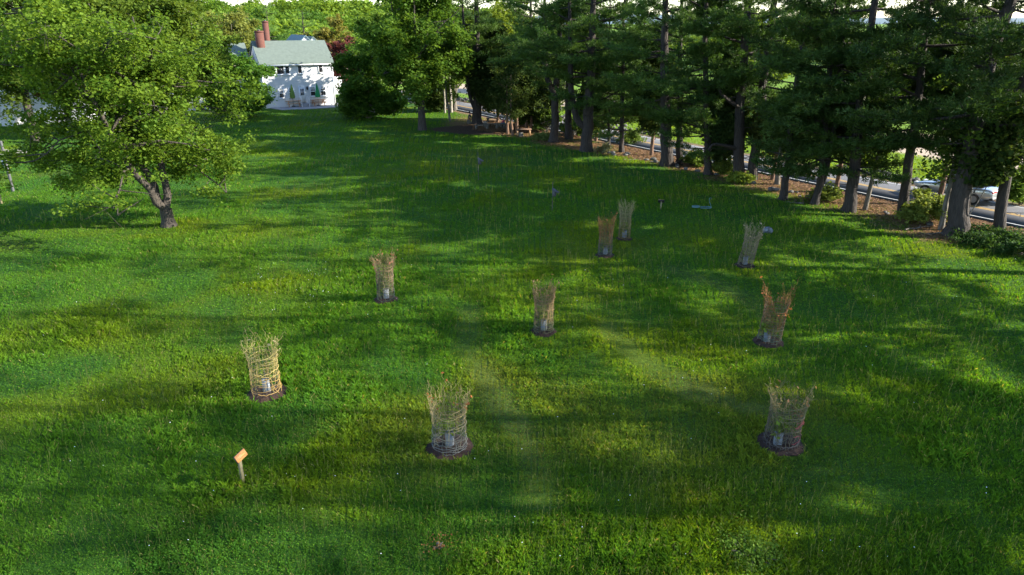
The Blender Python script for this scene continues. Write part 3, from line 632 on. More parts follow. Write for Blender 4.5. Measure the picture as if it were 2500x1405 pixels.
# cedars: dense scale foliage, ragged outline
def cedar(label, base_px, hgt, rad, seed, cz=None, n=26000, c1=(.022, .05, .014), c2=(.07, .10, .022), lean=0, leaf=.16, rz=None, name='cedar_tree'):
    rg = rng_(seed); bx, by = gp(*base_px); T = thing(name, label, 'cedar', (bx, by, 0), group='dark cedars among the pines')
    cz = cz or hgt * .5; rz = rz or hgt - cz; nc = 260
    d = rg.standard_normal((nc, 3)); d /= np.linalg.norm(d, axis=1)[:, None]; rr = rg.random(nc) ** .45
    C0 = d * rr[:, None] * np.array([rad, rad, rz]) + [0, 0, cz]; taper = np.clip(1.15 - .75 * np.clip((C0[:, 2] - cz) / rz, 0, 1), .2, 1.2); C0[:, :2] *= taper[:, None]
    C0[:, 2] = np.maximum(C0[:, 2], .7); idx = rg.integers(0, nc, n)
    P = C0[idx] + rg.standard_normal((n, 3)) * [.28, .28, .30]; V, F = quads_at(rg, P, leaf, .1, aspect=1.9)
    t = rg.random(nc)[idx] * .6 + .4 * rg.random(n); col = np.array(c1) * (1 - t[:, None]) + np.array(c2) * t[:, None]
    npmesh('crown', V, F, M['leaf'], T, np.repeat(col, 4, 0))
    g = Geo(); g.tube([[0, 0, -.2], [.05, 0, hgt * .3], [0, 0, hgt * .9]], [.16, .12, .03], 8)
    for k in range(0, nc, 4):
        p = C0[k]; g.tube(bez(np.array([0, 0, max(.4, p[2] - .5)]), np.array([p[0] * .5, p[1] * .5, p[2] - .2]), p, 5), np.linspace(.035, .01, 5), 4)
    g.build('trunk', M['red_bark'], T); return T
cedar('round-bottomed brownish cedar bush hanging behind the slim grey pine', (1885, 440), 5.0, 1.5, 71, 3.6, 24000, (.03, .045, .012), (.09, .10, .02))
cedar('tall narrow dark cedar between the limbed pine and its left neighbour', (1762, 425), 8.5, 1.1, 72, 4.6, 24000)
cedar('wide dark cedar overhanging the mulch and benches', (1215, 300), 9.5, 3.0, 73, 5.4, 42000)
cedar('dark cedar right of the pale stems, touching the lawn', (1285, 318), 8.0, 2.4, 74, 4.6, 34000)
cedar('black-green cedar behind the V forked pine', (1320, 318), 8.0, 2.0, 75, 4.2, 26000)
cedar('low dark cedar left of the playground mulch', (1060, 272), 6.0, 2.2, 76, 3.0, 22000)
cedar('dim cedar behind the bowed pine', (1455, 345), 6.5, 1.6, 77, 3.6, 18000)
cedar('dusky cedar filling the gap behind the twin-footed pine', (2040, 470), 9.0, 1.8, 78, 5.8, 26000)
cedar('dark cedar high behind the vine-wrapped pine', (2290, 500), 10.5, 2.2, 79, 7.4, 30000)
cedar('slim cedar behind the thick straight pine', (1590, 380), 8.0, 1.5, 80, 5.0, 22000)

# vine on the big pine
rg = rng_(91); bx, by = gp(2330, 576); T = thing('climbing_vine', 'broad-leaved dark vine climbing the stout pine beside the car', 'vine', (bx, by, 0))
n = 9000; z = 2.7 + rg.random(n) * 3.9; xc = np.interp(z, [0, 6.5], [0, 1.2]); a = rg.random(n) * 6.283; r = .4 + np.abs(rg.standard_normal(n)) * (.25 + .45 * np.sin((z - 2.7) / 3.9 * 3.14))
P = np.c_[xc + r * np.cos(a), r * np.sin(a), z]; V, F = quads_at(rg, P, .17, .2); t = rg.random((n, 1)); col = np.array([.02, .045, .01]) * (1 - t) + np.array([.07, .10, .02]) * t
npmesh('leaves', V, F, M['leaf'], T, np.repeat(col, 4, 0)); g = Geo()
for k in range(5):
    zz = np.linspace(0, 6, 14); a = k + zz * .5; g.tube(np.c_[np.interp(zz, [0, 6.5], [0, 1.2]) + .48 * np.cos(a), .48 * np.sin(a), zz], .025, 4)
g.build('stem', M['grey_bark'], T)

# broadleaf trees
tx, ty = gp(412, 552)
broadleaf('broadleaf_tree', 'large spreading green tree with forked trunk standing alone on the lawn', 'tree', (tx, ty), 12.2, 6.4, cz=6.4, rz=5.8, c1=(.052, .115, .012), c2=(.165, .245, .024), seed=101,
          bark='dark_bark', leaf=.115, leaves=76000, trunk_r=.32, fork=.9, stems=3, limbs=24, t_lo=4, off=(-1.6, .3), spread=.27, skirt=3, dead=0, lump=.34, hollow=(2.3, 3.4), keep=.58)
def bl(label, px, py, hgt, rad, seed, name='broadleaf_tree', **k):
    k.setdefault('leaf', .2); k.setdefault('leaves', 26000); k.setdefault('group', None)
    return broadleaf(name, label, 'tree', gp(px, py), hgt, rad, seed=seed, **k)
bl('tall dark tree with thick forked trunk in front of the left white building', 88, 348, 17, 7.2, 102, trunk_r=.34, fork=4, cz=9.6, leaves=46000, bark='dark_bark', spread=.3, c1=(.045, .085, .012), c2=(.11, .16, .025))
bl('tall green tree directly behind the lone lawn tree', 300, 335, 18, 6.8, 103, trunk_r=.4, fork=3, cz=10, leaves=42000, c1=(.06, .11, .012), c2=(.14, .2, .03))
bl('copper-leaved tree left behind the lone lawn tree', 175, 322, 15, 4.6, 104, name='copper_tree', cz=9, leaves=24000, c1=(.10, .06, .025), c2=(.17, .12, .05))
bl('green tree behind the right side of the lone lawn tree', 455, 318, 16.5, 5.6, 105, cz=9.4, leaves=34000, c1=(.065, .12, .014), c2=(.15, .21, .03))
bl('small green tree with white stems covering the house corner', 584, 288, 6.9, 4.3, 106, cz=4.1, rz=3.5, bark='pale_bark', fork=.8, leaves=34000, c1=(.05, .13, .015), c2=(.12, .23, .03), trunk_r=.16, skirt=5, leaf=.19)
bl('pale yellow-green tree behind the left wing of the house', 585, 235, 12.5, 6, 107, cz=7, leaf=.26, c1=(.14, .17, .035), c2=(.24, .26, .06))
bl('yellow-brown leaved tree rising behind the house roof', 800, 215, 11.5, 5, 108, cz=6.0, leaf=.26, c1=(.14, .16, .03), c2=(.24, .2, .05))
bl('red-leaved tree by the right end of the house', 848, 240, 8.2, 3.0, 109, name='red_maple', cz=5.0, leaf=.24, leaves=12000, c1=(.10, .03, .03), c2=(.2, .07, .06))
bl('big maple with grey trunk and dead limbs on the lawn edge', 1031, 318, 17, 6.5, 110, cz=9.4, rz=7.6, bark='dark_bark', trunk_r=.36, fork=3.4, stems=3, leaves=46000, c1=(.045, .11, .012), c2=(.12, .2, .025), dead=7, leaf=.19)
bl('low bushy tree with crown to the ground right of the house', 900, 288, 8.2, 4.8, 111, cz=4.4, rz=4.6, fork=.8, skirt=7, leaves=42000, c1=(.035, .095, .012), c2=(.1, .18, .022))
bl('taller green tree behind the low bushy tree', 962, 269, 12.3, 4.9, 112, cz=7.2, leaves=30000, c1=(.05, .11, .012), c2=(.14, .22, .03))
bl('green tree behind the maple, over the road bend', 1110, 270, 12.5, 4.6, 113, cz=7.8, leaves=30000, c1=(.05, .10, .012), c2=(.14, .2, .03))
bl('yellow-green tree far behind the cedar clump', 1220, 245, 14, 6.0, 114, cz=8.0, leaf=.26, c1=(.09, .14, .014), c2=(.2, .25, .03))
# sunlit trees past the road
for i, (x, y, h, r, lab) in enumerate([(30, 92, 12, 5.5, 'sunlit tree past the road seen behind the thick straight pine'), (20, 104, 13, 6, 'bright tree past the road, left in the gaps of the row'), (45, 84, 11, 5, 'bright green roadside tree beyond the bare field'),
        (57, 96, 13, 6.5, 'yellow-green tree far across the meadow'), (66, 82, 12, 6, 'leafy tree at the meadow edge behind the dark row'), (36, 118, 13, 6, 'rounded tree at the meadow end'), (80, 92, 13, 7, 'broad tree at the far right field corner'), (46, 62, 7, 2.6, 'small leafy tree beside the bare field'), (8, 112, 13, 6, 'tree at the far bend of the road')]):
    broadleaf('broadleaf_tree', lab, 'tree', (x, y), h, r, seed=130 + i, leaf=.28, leaves=15000, cz=h * .56, fork=1.6, c1=(.10, .17, .014), c2=(.2, .27, .03), limbs=9, group='sunlit trees past the road')

# dark far-off pine behind the chimneys
pine('dark pointed pine behind the chimneys of the house', None, [], .3, 13.5, 141, 2, 4.6, base=(-42, 128), tone=2.2, dens=.6, group='far pines behind the houses')
pine('second dark pine right of the far chimney', None, [], .3, 12.5, 142, 2, 4.2, base=(-37, 132), tone=2.0, dens=.6, group='far pines behind the houses')

# wooded hill behind the houses, one mass
def forest(name, label, spots, leaf, per, c1, c2, seed):
    rg = rng_(seed); Vs = []; cs = []
    for (x, y, z, r, h) in spots:
        m = int(per * (r / 5) ** 2); nl = 16
        L = rg.standard_normal((nl, 3)); L /= np.linalg.norm(L, axis=1)[:, None]; L[:, 2] = np.abs(L[:, 2]) * .8 - .15
        k = rg.integers(0, nl, m); d = rg.standard_normal((m, 3)); d /= np.linalg.norm(d, axis=1)[:, None]
        cen = np.array([x, y, z + h * .58]); R = np.array([r, r, h * .42])
        P = cen + L[k] * R * .62 + d * R * .42 * (.7 + .35 * rg.random((m, 1)))
        V, _ = quads_at(rg, P, leaf, .5); Vs.append(V); t = np.clip(rg.random() * .75 + .25 * rg.random((m, 1)), 0, 1)
        mixc = np.array(c1) * (1 - t) + np.array(c2) * t
        if rg.random() < .18: mixc = mixc * np.array([.45, .6, .7])
        cs.append(np.repeat(mixc, 4, 0))
    V = np.concatenate(Vs); n = len(V) // 4
    return tag(npmesh(name, V, np.arange(4 * n).reshape(n, 4), M['leaf'], col=np.concatenate(cs)), label, 'woodland', kind='stuff')
rg = rng_(200); spots = []
for k in range(190):
    y = 135 + 190 * rg.random(); x = y * (-.62 + .62 * rg.random()); r = 4 + 3 * rg.random()
    spots.append((x, y, sstep(150, 260, y) * 5 * float(sstep(10, -40, x)) - .5, r, 8.5 + 5 * rg.random() + (4 if y > 230 else 0)))
forest('forest', 'bright green wooded hill behind the white house', spots, .62, 950, (.09, .17, .02), (.2, .29, .035), 201)
spots = []
for k in range(150):
    x = 25 + 420 * rg.random(); y = 150 + 60 * rg.random() + .12 * x; spots.append((x, y, -.5, 4 + 3.5 * rg.random(), 6.5 + 4 * rg.random()))
forest('far_tree_line', 'far line of trees across the fields beyond the pine row', spots, .75, 420, (.06, .12, .03), (.13, .2, .04), 202)
# far hills, real distance and height; distance haze painted as a blue tint
def hills():
    rg = rng_(5); xs = np.linspace(-4000, 12000, 120); ys = np.linspace(7000, 11500, 26); X, Y = np.meshgrid(xs, ys)
    Z = 95 * np.sin((Y - 7000) / 4500 * np.pi) * (.45 + noise2(X, Y, 1900, 300, 4)) - 8
    m = len(xs); i = (np.arange(len(ys) - 1)[:, None] * m + np.arange(m - 1)).ravel()
    o = npmesh('hills', np.c_[X.ravel(), Y.ravel(), Z.ravel()], np.stack([i, i + 1, i + m + 1, i + m], 1), plain('haze_tinted_hills', (.10, .15, .17), .95, .2, .004), smooth=True); tag(o, kind='structure')
hills()

# ---------------------------------------------------------------- white farmhouse
HO = np.array(gp(820, 256)); HA = math.radians(29.6)
hx, hy = np.array([math.cos(HA), math.sin(HA)]), np.array([-math.sin(HA), math.cos(HA)])
def fac(px, py):
    """pixel -> (along, height) on the facade plane"""
    r = ray(px, py); a = np.array([[r[0], -hx[0]], [r[1], -hx[1]]]); t, u = np.linalg.solve(a, HO); return u, H + r[2] * t
house = thing('farmhouse', 'white clapboard farmhouse with green roof and brick chimneys across the lawn', 'house', (HO[0], HO[1], 0), HA)
W, EH, RH, DP = 8.9, 5.35, 7.75, 6.6
def gable_block(x0, x1, y0, y1, eh, rh, wallm=None):
    """solid walls with gable ends, ridge along local x"""
    ym = (y0 + y1) / 2
    V = [[x0, y0, -.1], [x1, y0, -.1], [x1, y1, -.1], [x0, y1, -.1], [x0, y0, eh], [x1, y0, eh], [x1, y1, eh], [x0, y1, eh], [x0, ym, rh], [x1, ym, rh]]
    F = [[0, 1, 5, 4], [2, 3, 7, 6], [1, 2, 6, 5], [3, 0, 4, 7], [5, 6, 9, 9], [7, 4, 8, 8]]
    bm = bmesh.new(); vs = [bm.verts.new(v) for v in V]
    for f in F: bm.faces.new([vs[i] for i in dict.fromkeys(f)])
    bmesh.ops.recalc_face_normals(bm, faces=bm.faces); return bm
def roof_block(x0, x1, y0, y1, eh, rh, ov=.28, th=.14):
    ym = (y0 + y1) / 2; bm = bmesh.new(); k = (rh - eh) / (ym - y0)
    pr = [(y0 - ov, eh - k * ov), (ym, rh), (y1 + ov, eh - k * ov), (y1 + ov, eh - k * ov + th), (ym, rh + th), (y0 - ov, eh - k * ov + th)]
    a = [bm.verts.new((x0 - ov * .6, y, z + .02)) for y, z in pr]; b = [bm.verts.new((x1 + ov * .6, y, z + .02)) for y, z in pr]
    for i in range(6): bm.faces.new([a[i], a[(i + 1) % 6], b[(i + 1) % 6], b[i]])
    for s in (a, b): bm.faces.new([s[0], s[1], s[4], s[5]]); bm.faces.new([s[1], s[2], s[3], s[4]])
    bmesh.ops.recalc_face_normals(bm, faces=bm.faces); return bm
bmobj('wall', gable_block(-W, 0, 0, DP, EH, RH), M['siding'], house)
roof = bmobj('roof', roof_block(-W, 0, 0, DP, EH, RH), M['shingle'], house)
boxobj('gutter', (-W - .15, -.36, EH - .30), (.15, -.26, EH - .18), M['white'], house)
for x in (-.14, -W): boxobj('corner_board', (x, -.03, 0), (x + .14, .0, EH - .1), M['white'], house)
def chimney(par, x, y, w, d, z0, z1):
    c = boxobj('chimney', (x - w / 2, y - d / 2, z0), (x + w / 2, y + d / 2, z1), M['brick'], par)
    boxobj('chimney_cap', (x - w / 2 - .03, y - d / 2 - .03, z1 - .2), (x + w / 2 + .03, y + d / 2 + .03, z1 - .02), M['brick'], c)
    boxobj('flue', (x - .12, y - .12, z1), (x + .12, y + .12, z1 + .14), M['grey_wood'], c); return c
chimney(house, -W + .78, 2.6, .95, .8, EH - 1.0, 9.1)
# windows: pixel rectangles on the facade
def window(x0, x1, z0, z1, sash=True, blind=0.0, mull=()):
    fw = .09; g = Geo()
    g.box((x0 - fw, -.07, z0 - fw), (x0, .0, z1 + fw)); g.box((x1, -.07, z0 - fw), (x1 + fw, .0, z1 + fw)); g.box((x0, -.07, z1), (x1, .0, z1 + fw)); g.box((x0, -.07, z0 - fw), (x1, .0, z0))
    o = g.build('window', M['white'], house)
    boxobj('pane', (x0 + .002, -.02, z0 + .002), (x1 - .002, -.004, z1 - .002), M['glass_dark'], o)
    boxobj('sill', (x0 - fw - .06, -.13, z0 - fw - .06), (x1 + fw + .06, .0, z0 - fw - .003), M['white'], o)
    if sash:
        zm = (z0 + z1) / 2 + .02; h = Geo(); h.box((x0, -.05, zm - .04), (x1, -.022, zm + .04))
        for t in (1 / 3, 2 / 3): h.box((x0 + (x1 - x0) * t - .012, -.04, zm + .04), (x0 + (x1 - x0) * t + .012, -.022, z1))
        h.box((x0, -.038, (zm + z1) / 2 - .012), (x1, -.023, (zm + z1) / 2 + .012)); h.build('sash_bars', M['white'], o)
    if blind: boxobj('blind', (x0 + .01, -.0215, z1 - (z1 - z0) * blind), (x1 - .01, -.0203, z1 - .01), M['blind'], o)
def win_px(a, b, c, d, **k):
    x0, z1 = fac(a, c); x1, z0 = fac(b, d); zc = fac((a + b) / 2, c)[1]; window(x0, x1, fac((a + b) / 2, d)[1], zc, **k)
z = lambda zx, zy: (620 + zx / 7.395, 90 + zy / 7.395)
for (a, b, c, d, k) in ((300, 380, 548, 680, dict(sash=False)), (400, 545, 540, 675, dict(sash=False)), (565, 640, 538, 668, dict(sash=False)), (790, 864, 530, 658, dict(sash=False)), (1163, 1240, 512, 643, dict(sash=False)),
                        (452, 540, 945, 1100, dict(blind=.28)), (630, 722, 935, 1088, dict(blind=.22)), (1015, 1108, 912, 1064, dict(blind=.28)), (1198, 1288, 902, 1056, dict(blind=.28))):
    p, q = z(a, c), z(b, d); win_px(p[0], q[0], p[1], q[1], **k)
p, q = z(815, 905), z(922, 1185); dx0, dz1 = fac(*p); dx1, _ = fac(*q)
dr = boxobj('door', (dx0, -.06, .42), (dx1, -.0, dz1), M['white'], house)
p, q = z(832, 940), z(912, 1056); a, zt = fac(*p); b, _ = fac(*q); zb = fac((p[0] + q[0]) / 2, q[1])[1]
boxobj('glass', (a, -.075, zb), (b, -.062, zt), M['glass_dark'], dr)
gb = Geo()
for t in (1 / 3, 2 / 3): gb.box((a + (b - a) * t - .015, -.09, zb), (a + (b - a) * t + .015, -.077, zt))
gb.box((a, -.088, (zb + zt) / 2 - .02), (b, -.078, (zb + zt) / 2 + .02)); gb.build('muntins', M['white'], dr)
boxobj('door_handle', (dx0 + .07, -.12, 1.35), (dx0 + .13, -.062, 1.5), M['black'], dr)
g = Geo(); g.box((dx0 - .1, -.10, .42), (dx0 - .002, -.0, dz1 + .1)); g.box((dx1 + .002, -.10, .42), (dx1 + .1, -.0, dz1 + .1)); g.box((dx0 - .002, -.10, dz1 + .003), (dx1 + .002, -.0, dz1 + .1)); g.build('door_frame', M['white'], house)
g = Geo(); g.box((dx0 - .25, -1.0, .0), (dx1 + .25, -.11, .38)); g.box((dx0 - .25, -1.3, .0), (dx1 + .25, -1.003, .19)); g.build('steps', M['patio'], house)
for x in (dx0 - .2, dx1 + .2):
    g = Geo(); g.tube([[x, -.15, 1.28], [x, -.95, 1.25], [x, -1.5, .95]], .03, 6); g.tube([[x, -.2, .3], [x, -.2, 1.28]], .025, 6); g.tube([[x, -1.45, .0], [x, -1.45, .96]], .025, 6)
    g.box((x - .025, -1.4, .5), (x + .025, -.2, .54)); g.build('handrail', M['white'], house)
lx, lz = fac(*z(957, 928)); g = Geo(); g.box((lx - .04, -.06, lz - .1), (lx + .04, 0, lz + .12)); g.tube([[lx, -.15, lz - .22], [lx, -.15, lz - .16], [lx, -.15, lz + .1], [lx, -.15, lz + .26]], [.05, .12, .14, .02], 8); g.build('wall_lamp', M['black'], house)
fx, fz = fac(*z(620, 500)); g = Geo(); g.box((fx - .08, -.14, fz - .04), (fx + .08, 0, fz + .04)); g.tube([[fx - .08, -.14, fz], [fx - .18, -.3, fz - .1]], [.06, .09], 8); g.tube([[fx + .08, -.14, fz], [fx + .18, -.3, fz - .1]], [.06, .09], 8); g.build('flood_lamp', M['white'], house)
# side wing right, low wing left, rear blocks
bmobj('side_wing_wall', gable_block(.01, 1.1, 3.8, 6.4, 5.0, 5.9), M['siding'], house); bmobj('side_wing_roof', roof_block(.25, 1.1, 3.8, 6.4, 5.0, 5.9, .3), M['shingle'], house)
boxobj('porch_roof', (.02, 2.6, 3.1), (1.9, 3.79, 3.25), M['white'], house); boxobj('porch_post', (1.7, 2.7, 0), (1.82, 2.82, 3.1), M['white'], house)
bmobj('left_wing_wall', gable_block(-19, -W - .62, 2.2, 8.4, 5.0, 7.5), M['siding'], house); bmobj('left_wing_roof', roof_block(-19, -W - .8, 2.2, 8.4, 5.0, 7.5), M['shingle'], house)
def facy(px, py, yl):
    r = ray(px, py); o = HO + hy * yl; a = np.array([[r[0], -hx[0]], [r[1], -hx[1]]]); t, u = np.linalg.solve(a, o); return u, H + r[2] * t
for (px, py, yl, hw, ln, nm, mt) in ((745, 86.5, 11, 3.2, 8, 'rear', 'shingle_teal'), (764, 89.5, 14, 3.6, 6, 'rear_side', 'shingle')):
    u, zr = facy(px, py, yl); R90 = Matrix.Translation((u, yl, 0)) @ Matrix.Rotation(math.radians(90), 4, 'Z')
    for q, fn, m_ in (('wall', gable_block, 'siding'), ('roof', roof_block, mt)):
        bm = fn(0, ln, -hw, hw, zr - hw * .95 - .15, zr - .15); bmesh.ops.transform(bm, matrix=R90, verts=bm.verts); bmobj(nm + '_' + q, bm, M[m_], house)
u, zc = facy(646.5, 52, 12.5); chimney(house, u, 12.5, .68, .7, 0, zc)

# second white building behind the left trees
b2 = thing('white_building', 'large white building with grey green roof half hidden by trees at the left edge', 'house', (*gp(40, 308), 0), math.radians(12))
bmobj('wall', gable_block(-16, 0, 0, 9, 6.6, 9.2), M['siding'], b2); bmobj('roof', roof_block(-16, 0, 0, 9, 6.6, 9.2), M['shingle'], b2)
bmobj('wing_wall', gable_block(.02, 6.5, 1.5, 7, 3.0, 4.9), M['siding'], b2); bmobj('wing_roof', roof_block(.4, 6.5, 1.5, 7, 3.0, 4.9), M['shingle'], b2)
for i in range(5):
    for zz in (1.0, 4.0):
        x = -14.5 + i * 3.1; g = Geo(); g.box((x - .08, -.06, zz - .08), (x + .98, 0, zz)); g.box((x - .08, -.06, zz + 1.5), (x + .98, 0, zz + 1.58)); g.box((x - .08, -.06, zz), (x, 0, zz + 1.5)); g.box((x + .9, -.06, zz), (x + .98, 0, zz + 1.5)); g.box((x, -.05, zz + .73), (x + .9, -.02, zz + .77))
        o = g.build('window', M['white'], b2); boxobj('pane', (x + .002, -.018, zz + .002), (x + .898, -.004, zz + 1.498), M['glass_dark'], o)

# picnic tables with closed umbrellas
def picnic(label, x, y, rz, L=1.9):
    T = thing('picnic_table', label, 'picnic table', (x, y, .06), rz, 'picnic tables on the patio')
    g = Geo()
    for i in range(5): g.box((-L / 2, -.36 + i * .147, .70), (L / 2, -.36 + i * .147 + .135, .74))
    g.build('table_top', M['picnic_wood'], T)
    for s in (-1, 1):
        g = Geo(); g.box((-L / 2, s * .62 - .14, .40), (L / 2, s * .62 - .005, .44)); g.box((-L / 2, s * .62 + .005, .40), (L / 2, s * .62 + .14, .44)); g.build('seat', M['picnic_wood'], T)
    for sx in (-1, 1):
        x = sx * (L / 2 - .3)
        for s in (-1, 1):
            g = Geo(); g.tube([[x, s * .28, .70], [x, s * .66, 0]], .05, 4); g.build('leg', M['picnic_wood'], T)
        g = Geo(); g.box((x + .05, -.72, .33), (x + .09, .72, .40)); g.build('crossbar', M['picnic_wood'], T)
def umbrella(label, x, y, mat):
    T = thing('patio_umbrella', label, 'umbrella', (x, y, .06), 0, 'closed patio umbrellas')
    g = Geo(); g.tube([[0, 0, .0], [0, 0, 2.75]], .022, 8); g.tube([[0, 0, .0], [0, 0, .08], [0, 0, .1]], [.24, .22, .04], 14); g.build('pole', M['grey_wood'], T)
    n = 16; V = []; zs = [1.05, 1.2, 1.6, 2.1, 2.5, 2.78]; rs = [.24, .27, .22, .15, .08, .01]
    for zz, r in zip(zs, rs):
        for k in range(n): rr = r * (1 + .22 * (1 if k % 2 else -1)); V.append([rr * math.cos(k * 6.2832 / n), rr * math.sin(k * 6.2832 / n), zz])
    F = [[a * n + k, a * n + (k + 1) % n, (a + 1) * n + (k + 1) % n, (a + 1) * n + k] for a in range(5) for k in range(n)]
    g = Geo(); g.add(V, F); g.build('canopy', mat, T, smooth=True)
for (px, py, l1, l2, mt) in ((717, 262, 'orange wooden picnic table under the olive umbrella', 'closed olive green umbrella through the left picnic table', 'umb_olive'), (778, 259.5, 'orange wooden picnic table under the bright green umbrella', 'closed bright green umbrella through the right picnic table', 'umb_green')):
    x, y = gp(px, py); picnic(l1, x, y, HA); umbrella(l2, x, y, M[mt])

# ---------------------------------------------------------------- brush cages with saplings
def cage(label, idx, hgt, c_hi, c_lo, flare, lean=(0, 0), horns=None, leafc=None, dense=1.0, wirec=None, seed=0, red=False, guard=(0, 0), sap=.35, sap_leaves=110, rings=26, slab=''):
    dense *= .78
    px, py, r = CAGE_BASES[idx]; x, y = gp(px, py); z0 = float(ground_z(x, y)); rg = rng_(400 + seed); R = r * .64; r *= .88
    mo = Geo(); nn = 28; th = np.linspace(0, 2 * np.pi, nn, endpoint=False); rr = r * (1 + .14 * (noise2(np.cos(th) * 2 + x, np.sin(th) * 2 + y, .6, 9) - .5) * 2)
    V = [[0, 0, .07]]
    for f, zz in ((.4, .065), (.75, .05), (1, .0)): V += [[math.cos(t) * q * f, math.sin(t) * q * f, zz + .012 * rg.standard_normal()] for t, q in zip(th, rr)]
    F = [[0, 1 + k, 1 + (k + 1) % nn, 1 + (k + 1) % nn] for k in range(nn)]
    bm = bmesh.new(); vs = [bm.verts.new(v) for v in V]
    for k in range(nn): bm.faces.new([vs[0], vs[1 + k], vs[1 + (k + 1) % nn]])
    for q in range(2):
        for k in range(nn): a, b = 1 + q * nn + k, 1 + q * nn + (k + 1) % nn; bm.faces.new([vs[a], vs[a + nn], vs[b + nn], vs[b]])
    mu = bmobj('mulch_ring', bm, M['mulch']); mu.location = (x, y, z0 + .01); tag(mu, 'ring of dark bark mulch under the ' + slab, 'mulch', 'mulch rings under the brush cages')
    T = thing('brush_cage', label, 'tree cage', (x, y, z0), group='woven brush cages round the saplings')
    hor = lambda t: 0 if horns is None else max(0, max(math.cos(t - h0) for h0 in horns) - .35) / .65
    def top(t): return hgt * (.98 + .03 * rg.standard_normal()) if horns is None else hgt * (.62 + .42 * hor(t))
    lx, ly = lean
    def rad(f): return R * (1 - .06 * math.sin(f * 3.14)) * (1 + flare * max(0, f - .62) ** 1.5 * 2.4)
    # wire mesh cylinder
    g = Geo(); wh = hgt * .78
    for k in range(int(wh / .13)):
        zz = .03 + k * .13; f = zz / hgt; t = np.linspace(0, 2 * np.pi, 25)
        g.tube(np.c_[rad(f) * .97 * np.cos(t) + lx * zz, rad(f) * .97 * np.sin(t) + ly * zz, np.full(25, zz)], .0028, 3)
    for k in range(26):
        t = 2 * np.pi * k / 26; zz = np.linspace(.0, wh, 6); g.tube(np.stack([np.array([rad(q / hgt) * .97 * math.cos(t) + lx * q, rad(q / hgt) * .97 * math.sin(t) + ly * q, q]) for q in zz]), .0028, 3)
    g.build('wire_mesh', M['wire'], T)
    # woven hoops
    g = Geo(); c_hi, c_lo = np.array(c_hi) * .82, np.array(c_lo) * .74
    def cc(f): f = np.clip((f - .15) / .5, 0, 1); return c_lo * (1 - f) + c_hi * f
    for k in range(int(rings * dense)):
        f = (.02 + .80 * (k + rg.random() * .8) / (rings * dense)); t0 = rg.random() * 6.28; arc = 6.28 * (.45 + .6 * rg.random()); m = 26
        t = t0 + np.linspace(0, arc, m); zz = f * hgt + .035 * np.sin(t * 2 + rg.random() * 6) + .012 * rg.standard_normal(m) + (rg.random() - .5) * .12 * np.linspace(0, 1, m)
        zz = np.maximum(zz, .015)
        if horns is not None: zz = np.minimum(zz, [hgt * (.60 + .42 * hor(q)) for q in t])
        Rr = np.array([rad(q / hgt) for q in zz]) * (1 + .03 * rg.standard_normal(m)) + .012
        col = cc(f) * (.65 + .7 * rg.random()); 
        if red and rg.random() < .55 and .15 < f < .7: t0 = -1.3; arc = 2.2; t = t0 + np.linspace(0, arc, m); col = np.array([.40, .10, .10])
        g.tube(np.c_[Rr * np.cos(t) + lx * zz, Rr * np.sin(t) + ly * zz, zz], .0055 + .004 * rg.random(), 3, col)
    # upright and slanting twigs
    for k in range(int(105 * dense)):
        t = rg.random() * 6.28; f0 = rg.random() * .55; tp = top(t); f1 = min(1, f0 + .25 + .5 * rg.random()); m = 7; ff = np.linspace(f0, f1, m); tt = t + (rg.random() - .5) * 1.3 * np.linspace(0, 1, m) + .06 * rg.standard_normal(m)
        zz = ff * tp; Rr = np.array([rad(q) for q in ff]) * (1 + .035 * rg.standard_normal(m)); g.tube(np.c_[Rr * np.cos(tt) + lx * zz, Rr * np.sin(tt) + ly * zz, zz], np.linspace(.007, .003, m), 3, cc(f0 * .5 + f1 * .5) * (.6 + .8 * rg.random()))
    # tangled flaring tips
    tips = []
    for k in range(int(120 * dense)):
        t = rg.random() * 6.28
        if horns is not None and hor(t) < .15 and rg.random() < .8: continue
        tp = top(t); z1 = tp * (.62 + .32 * rg.random()); l = .12 + .32 * rg.random() ** 1.6; out = flare * .5 + .25 * rg.random(); m = 5
        p = np.array([rad(z1 / hgt) * math.cos(t) + lx * z1, rad(z1 / hgt) * math.sin(t) + ly * z1, z1]); dr_ = np.array([math.cos(t) * out - math.sin(t) * rg.standard_normal() * .5, math.sin(t) * out + math.cos(t) * rg.standard_normal() * .5, .9]); dr_ /= np.linalg.norm(dr_)
        P = p + dr_ * np.linspace(0, l, m)[:, None] + rg.standard_normal((m, 3)) * .022; g.tube(P, np.linspace(.006, .0025, m), 3, cc(1) * (.7 + .8 * rg.random())); tips.append(P[-1])
    g.build('woven_twigs', M['twigs'], T)
    if leafc is not None:
        tp = np.array(tips); n = 24; pick = tp[rg.integers(0, len(tp), n)] + rg.standard_normal((n, 3)) * .03
        V, F = quads_at(rg, pick, .055, 0, aspect=1.7); npmesh('dry_leaves', V, F, M['leaf'], T, np.repeat(np.array(leafc)[None] * (.6 + .8 * rg.random((n, 1))), 4, 0))
    # the sapling in its plastic guard
    S = thing('sapling', 'young sapling in a grey plastic guard inside the ' + slab, 'sapling', (x + guard[0], y + guard[1], z0), group='saplings inside the brush cages')
    g = Geo()
    for (rr_, a0) in ((.085, 0),):
        t = np.linspace(0, 2 * np.pi, 13)[:-1]; V = []
        for zz in (.02, .44): V += [[.11 * math.cos(q) * (1 + .06 * math.cos(3 * q)), .085 * math.sin(q), zz + (.02 if q < 3 and zz > .4 else 0)] for q in t]
        for zz in (.44, .02): V += [[.102 * math.cos(q), .078 * math.sin(q), zz] for q in t]
        g.add(V, [[a * 12 + k, a * 12 + (k + 1) % 12, (a + 1) * 12 + (k + 1) % 12, (a + 1) * 12 + k] for a in range(3) for k in range(12)])
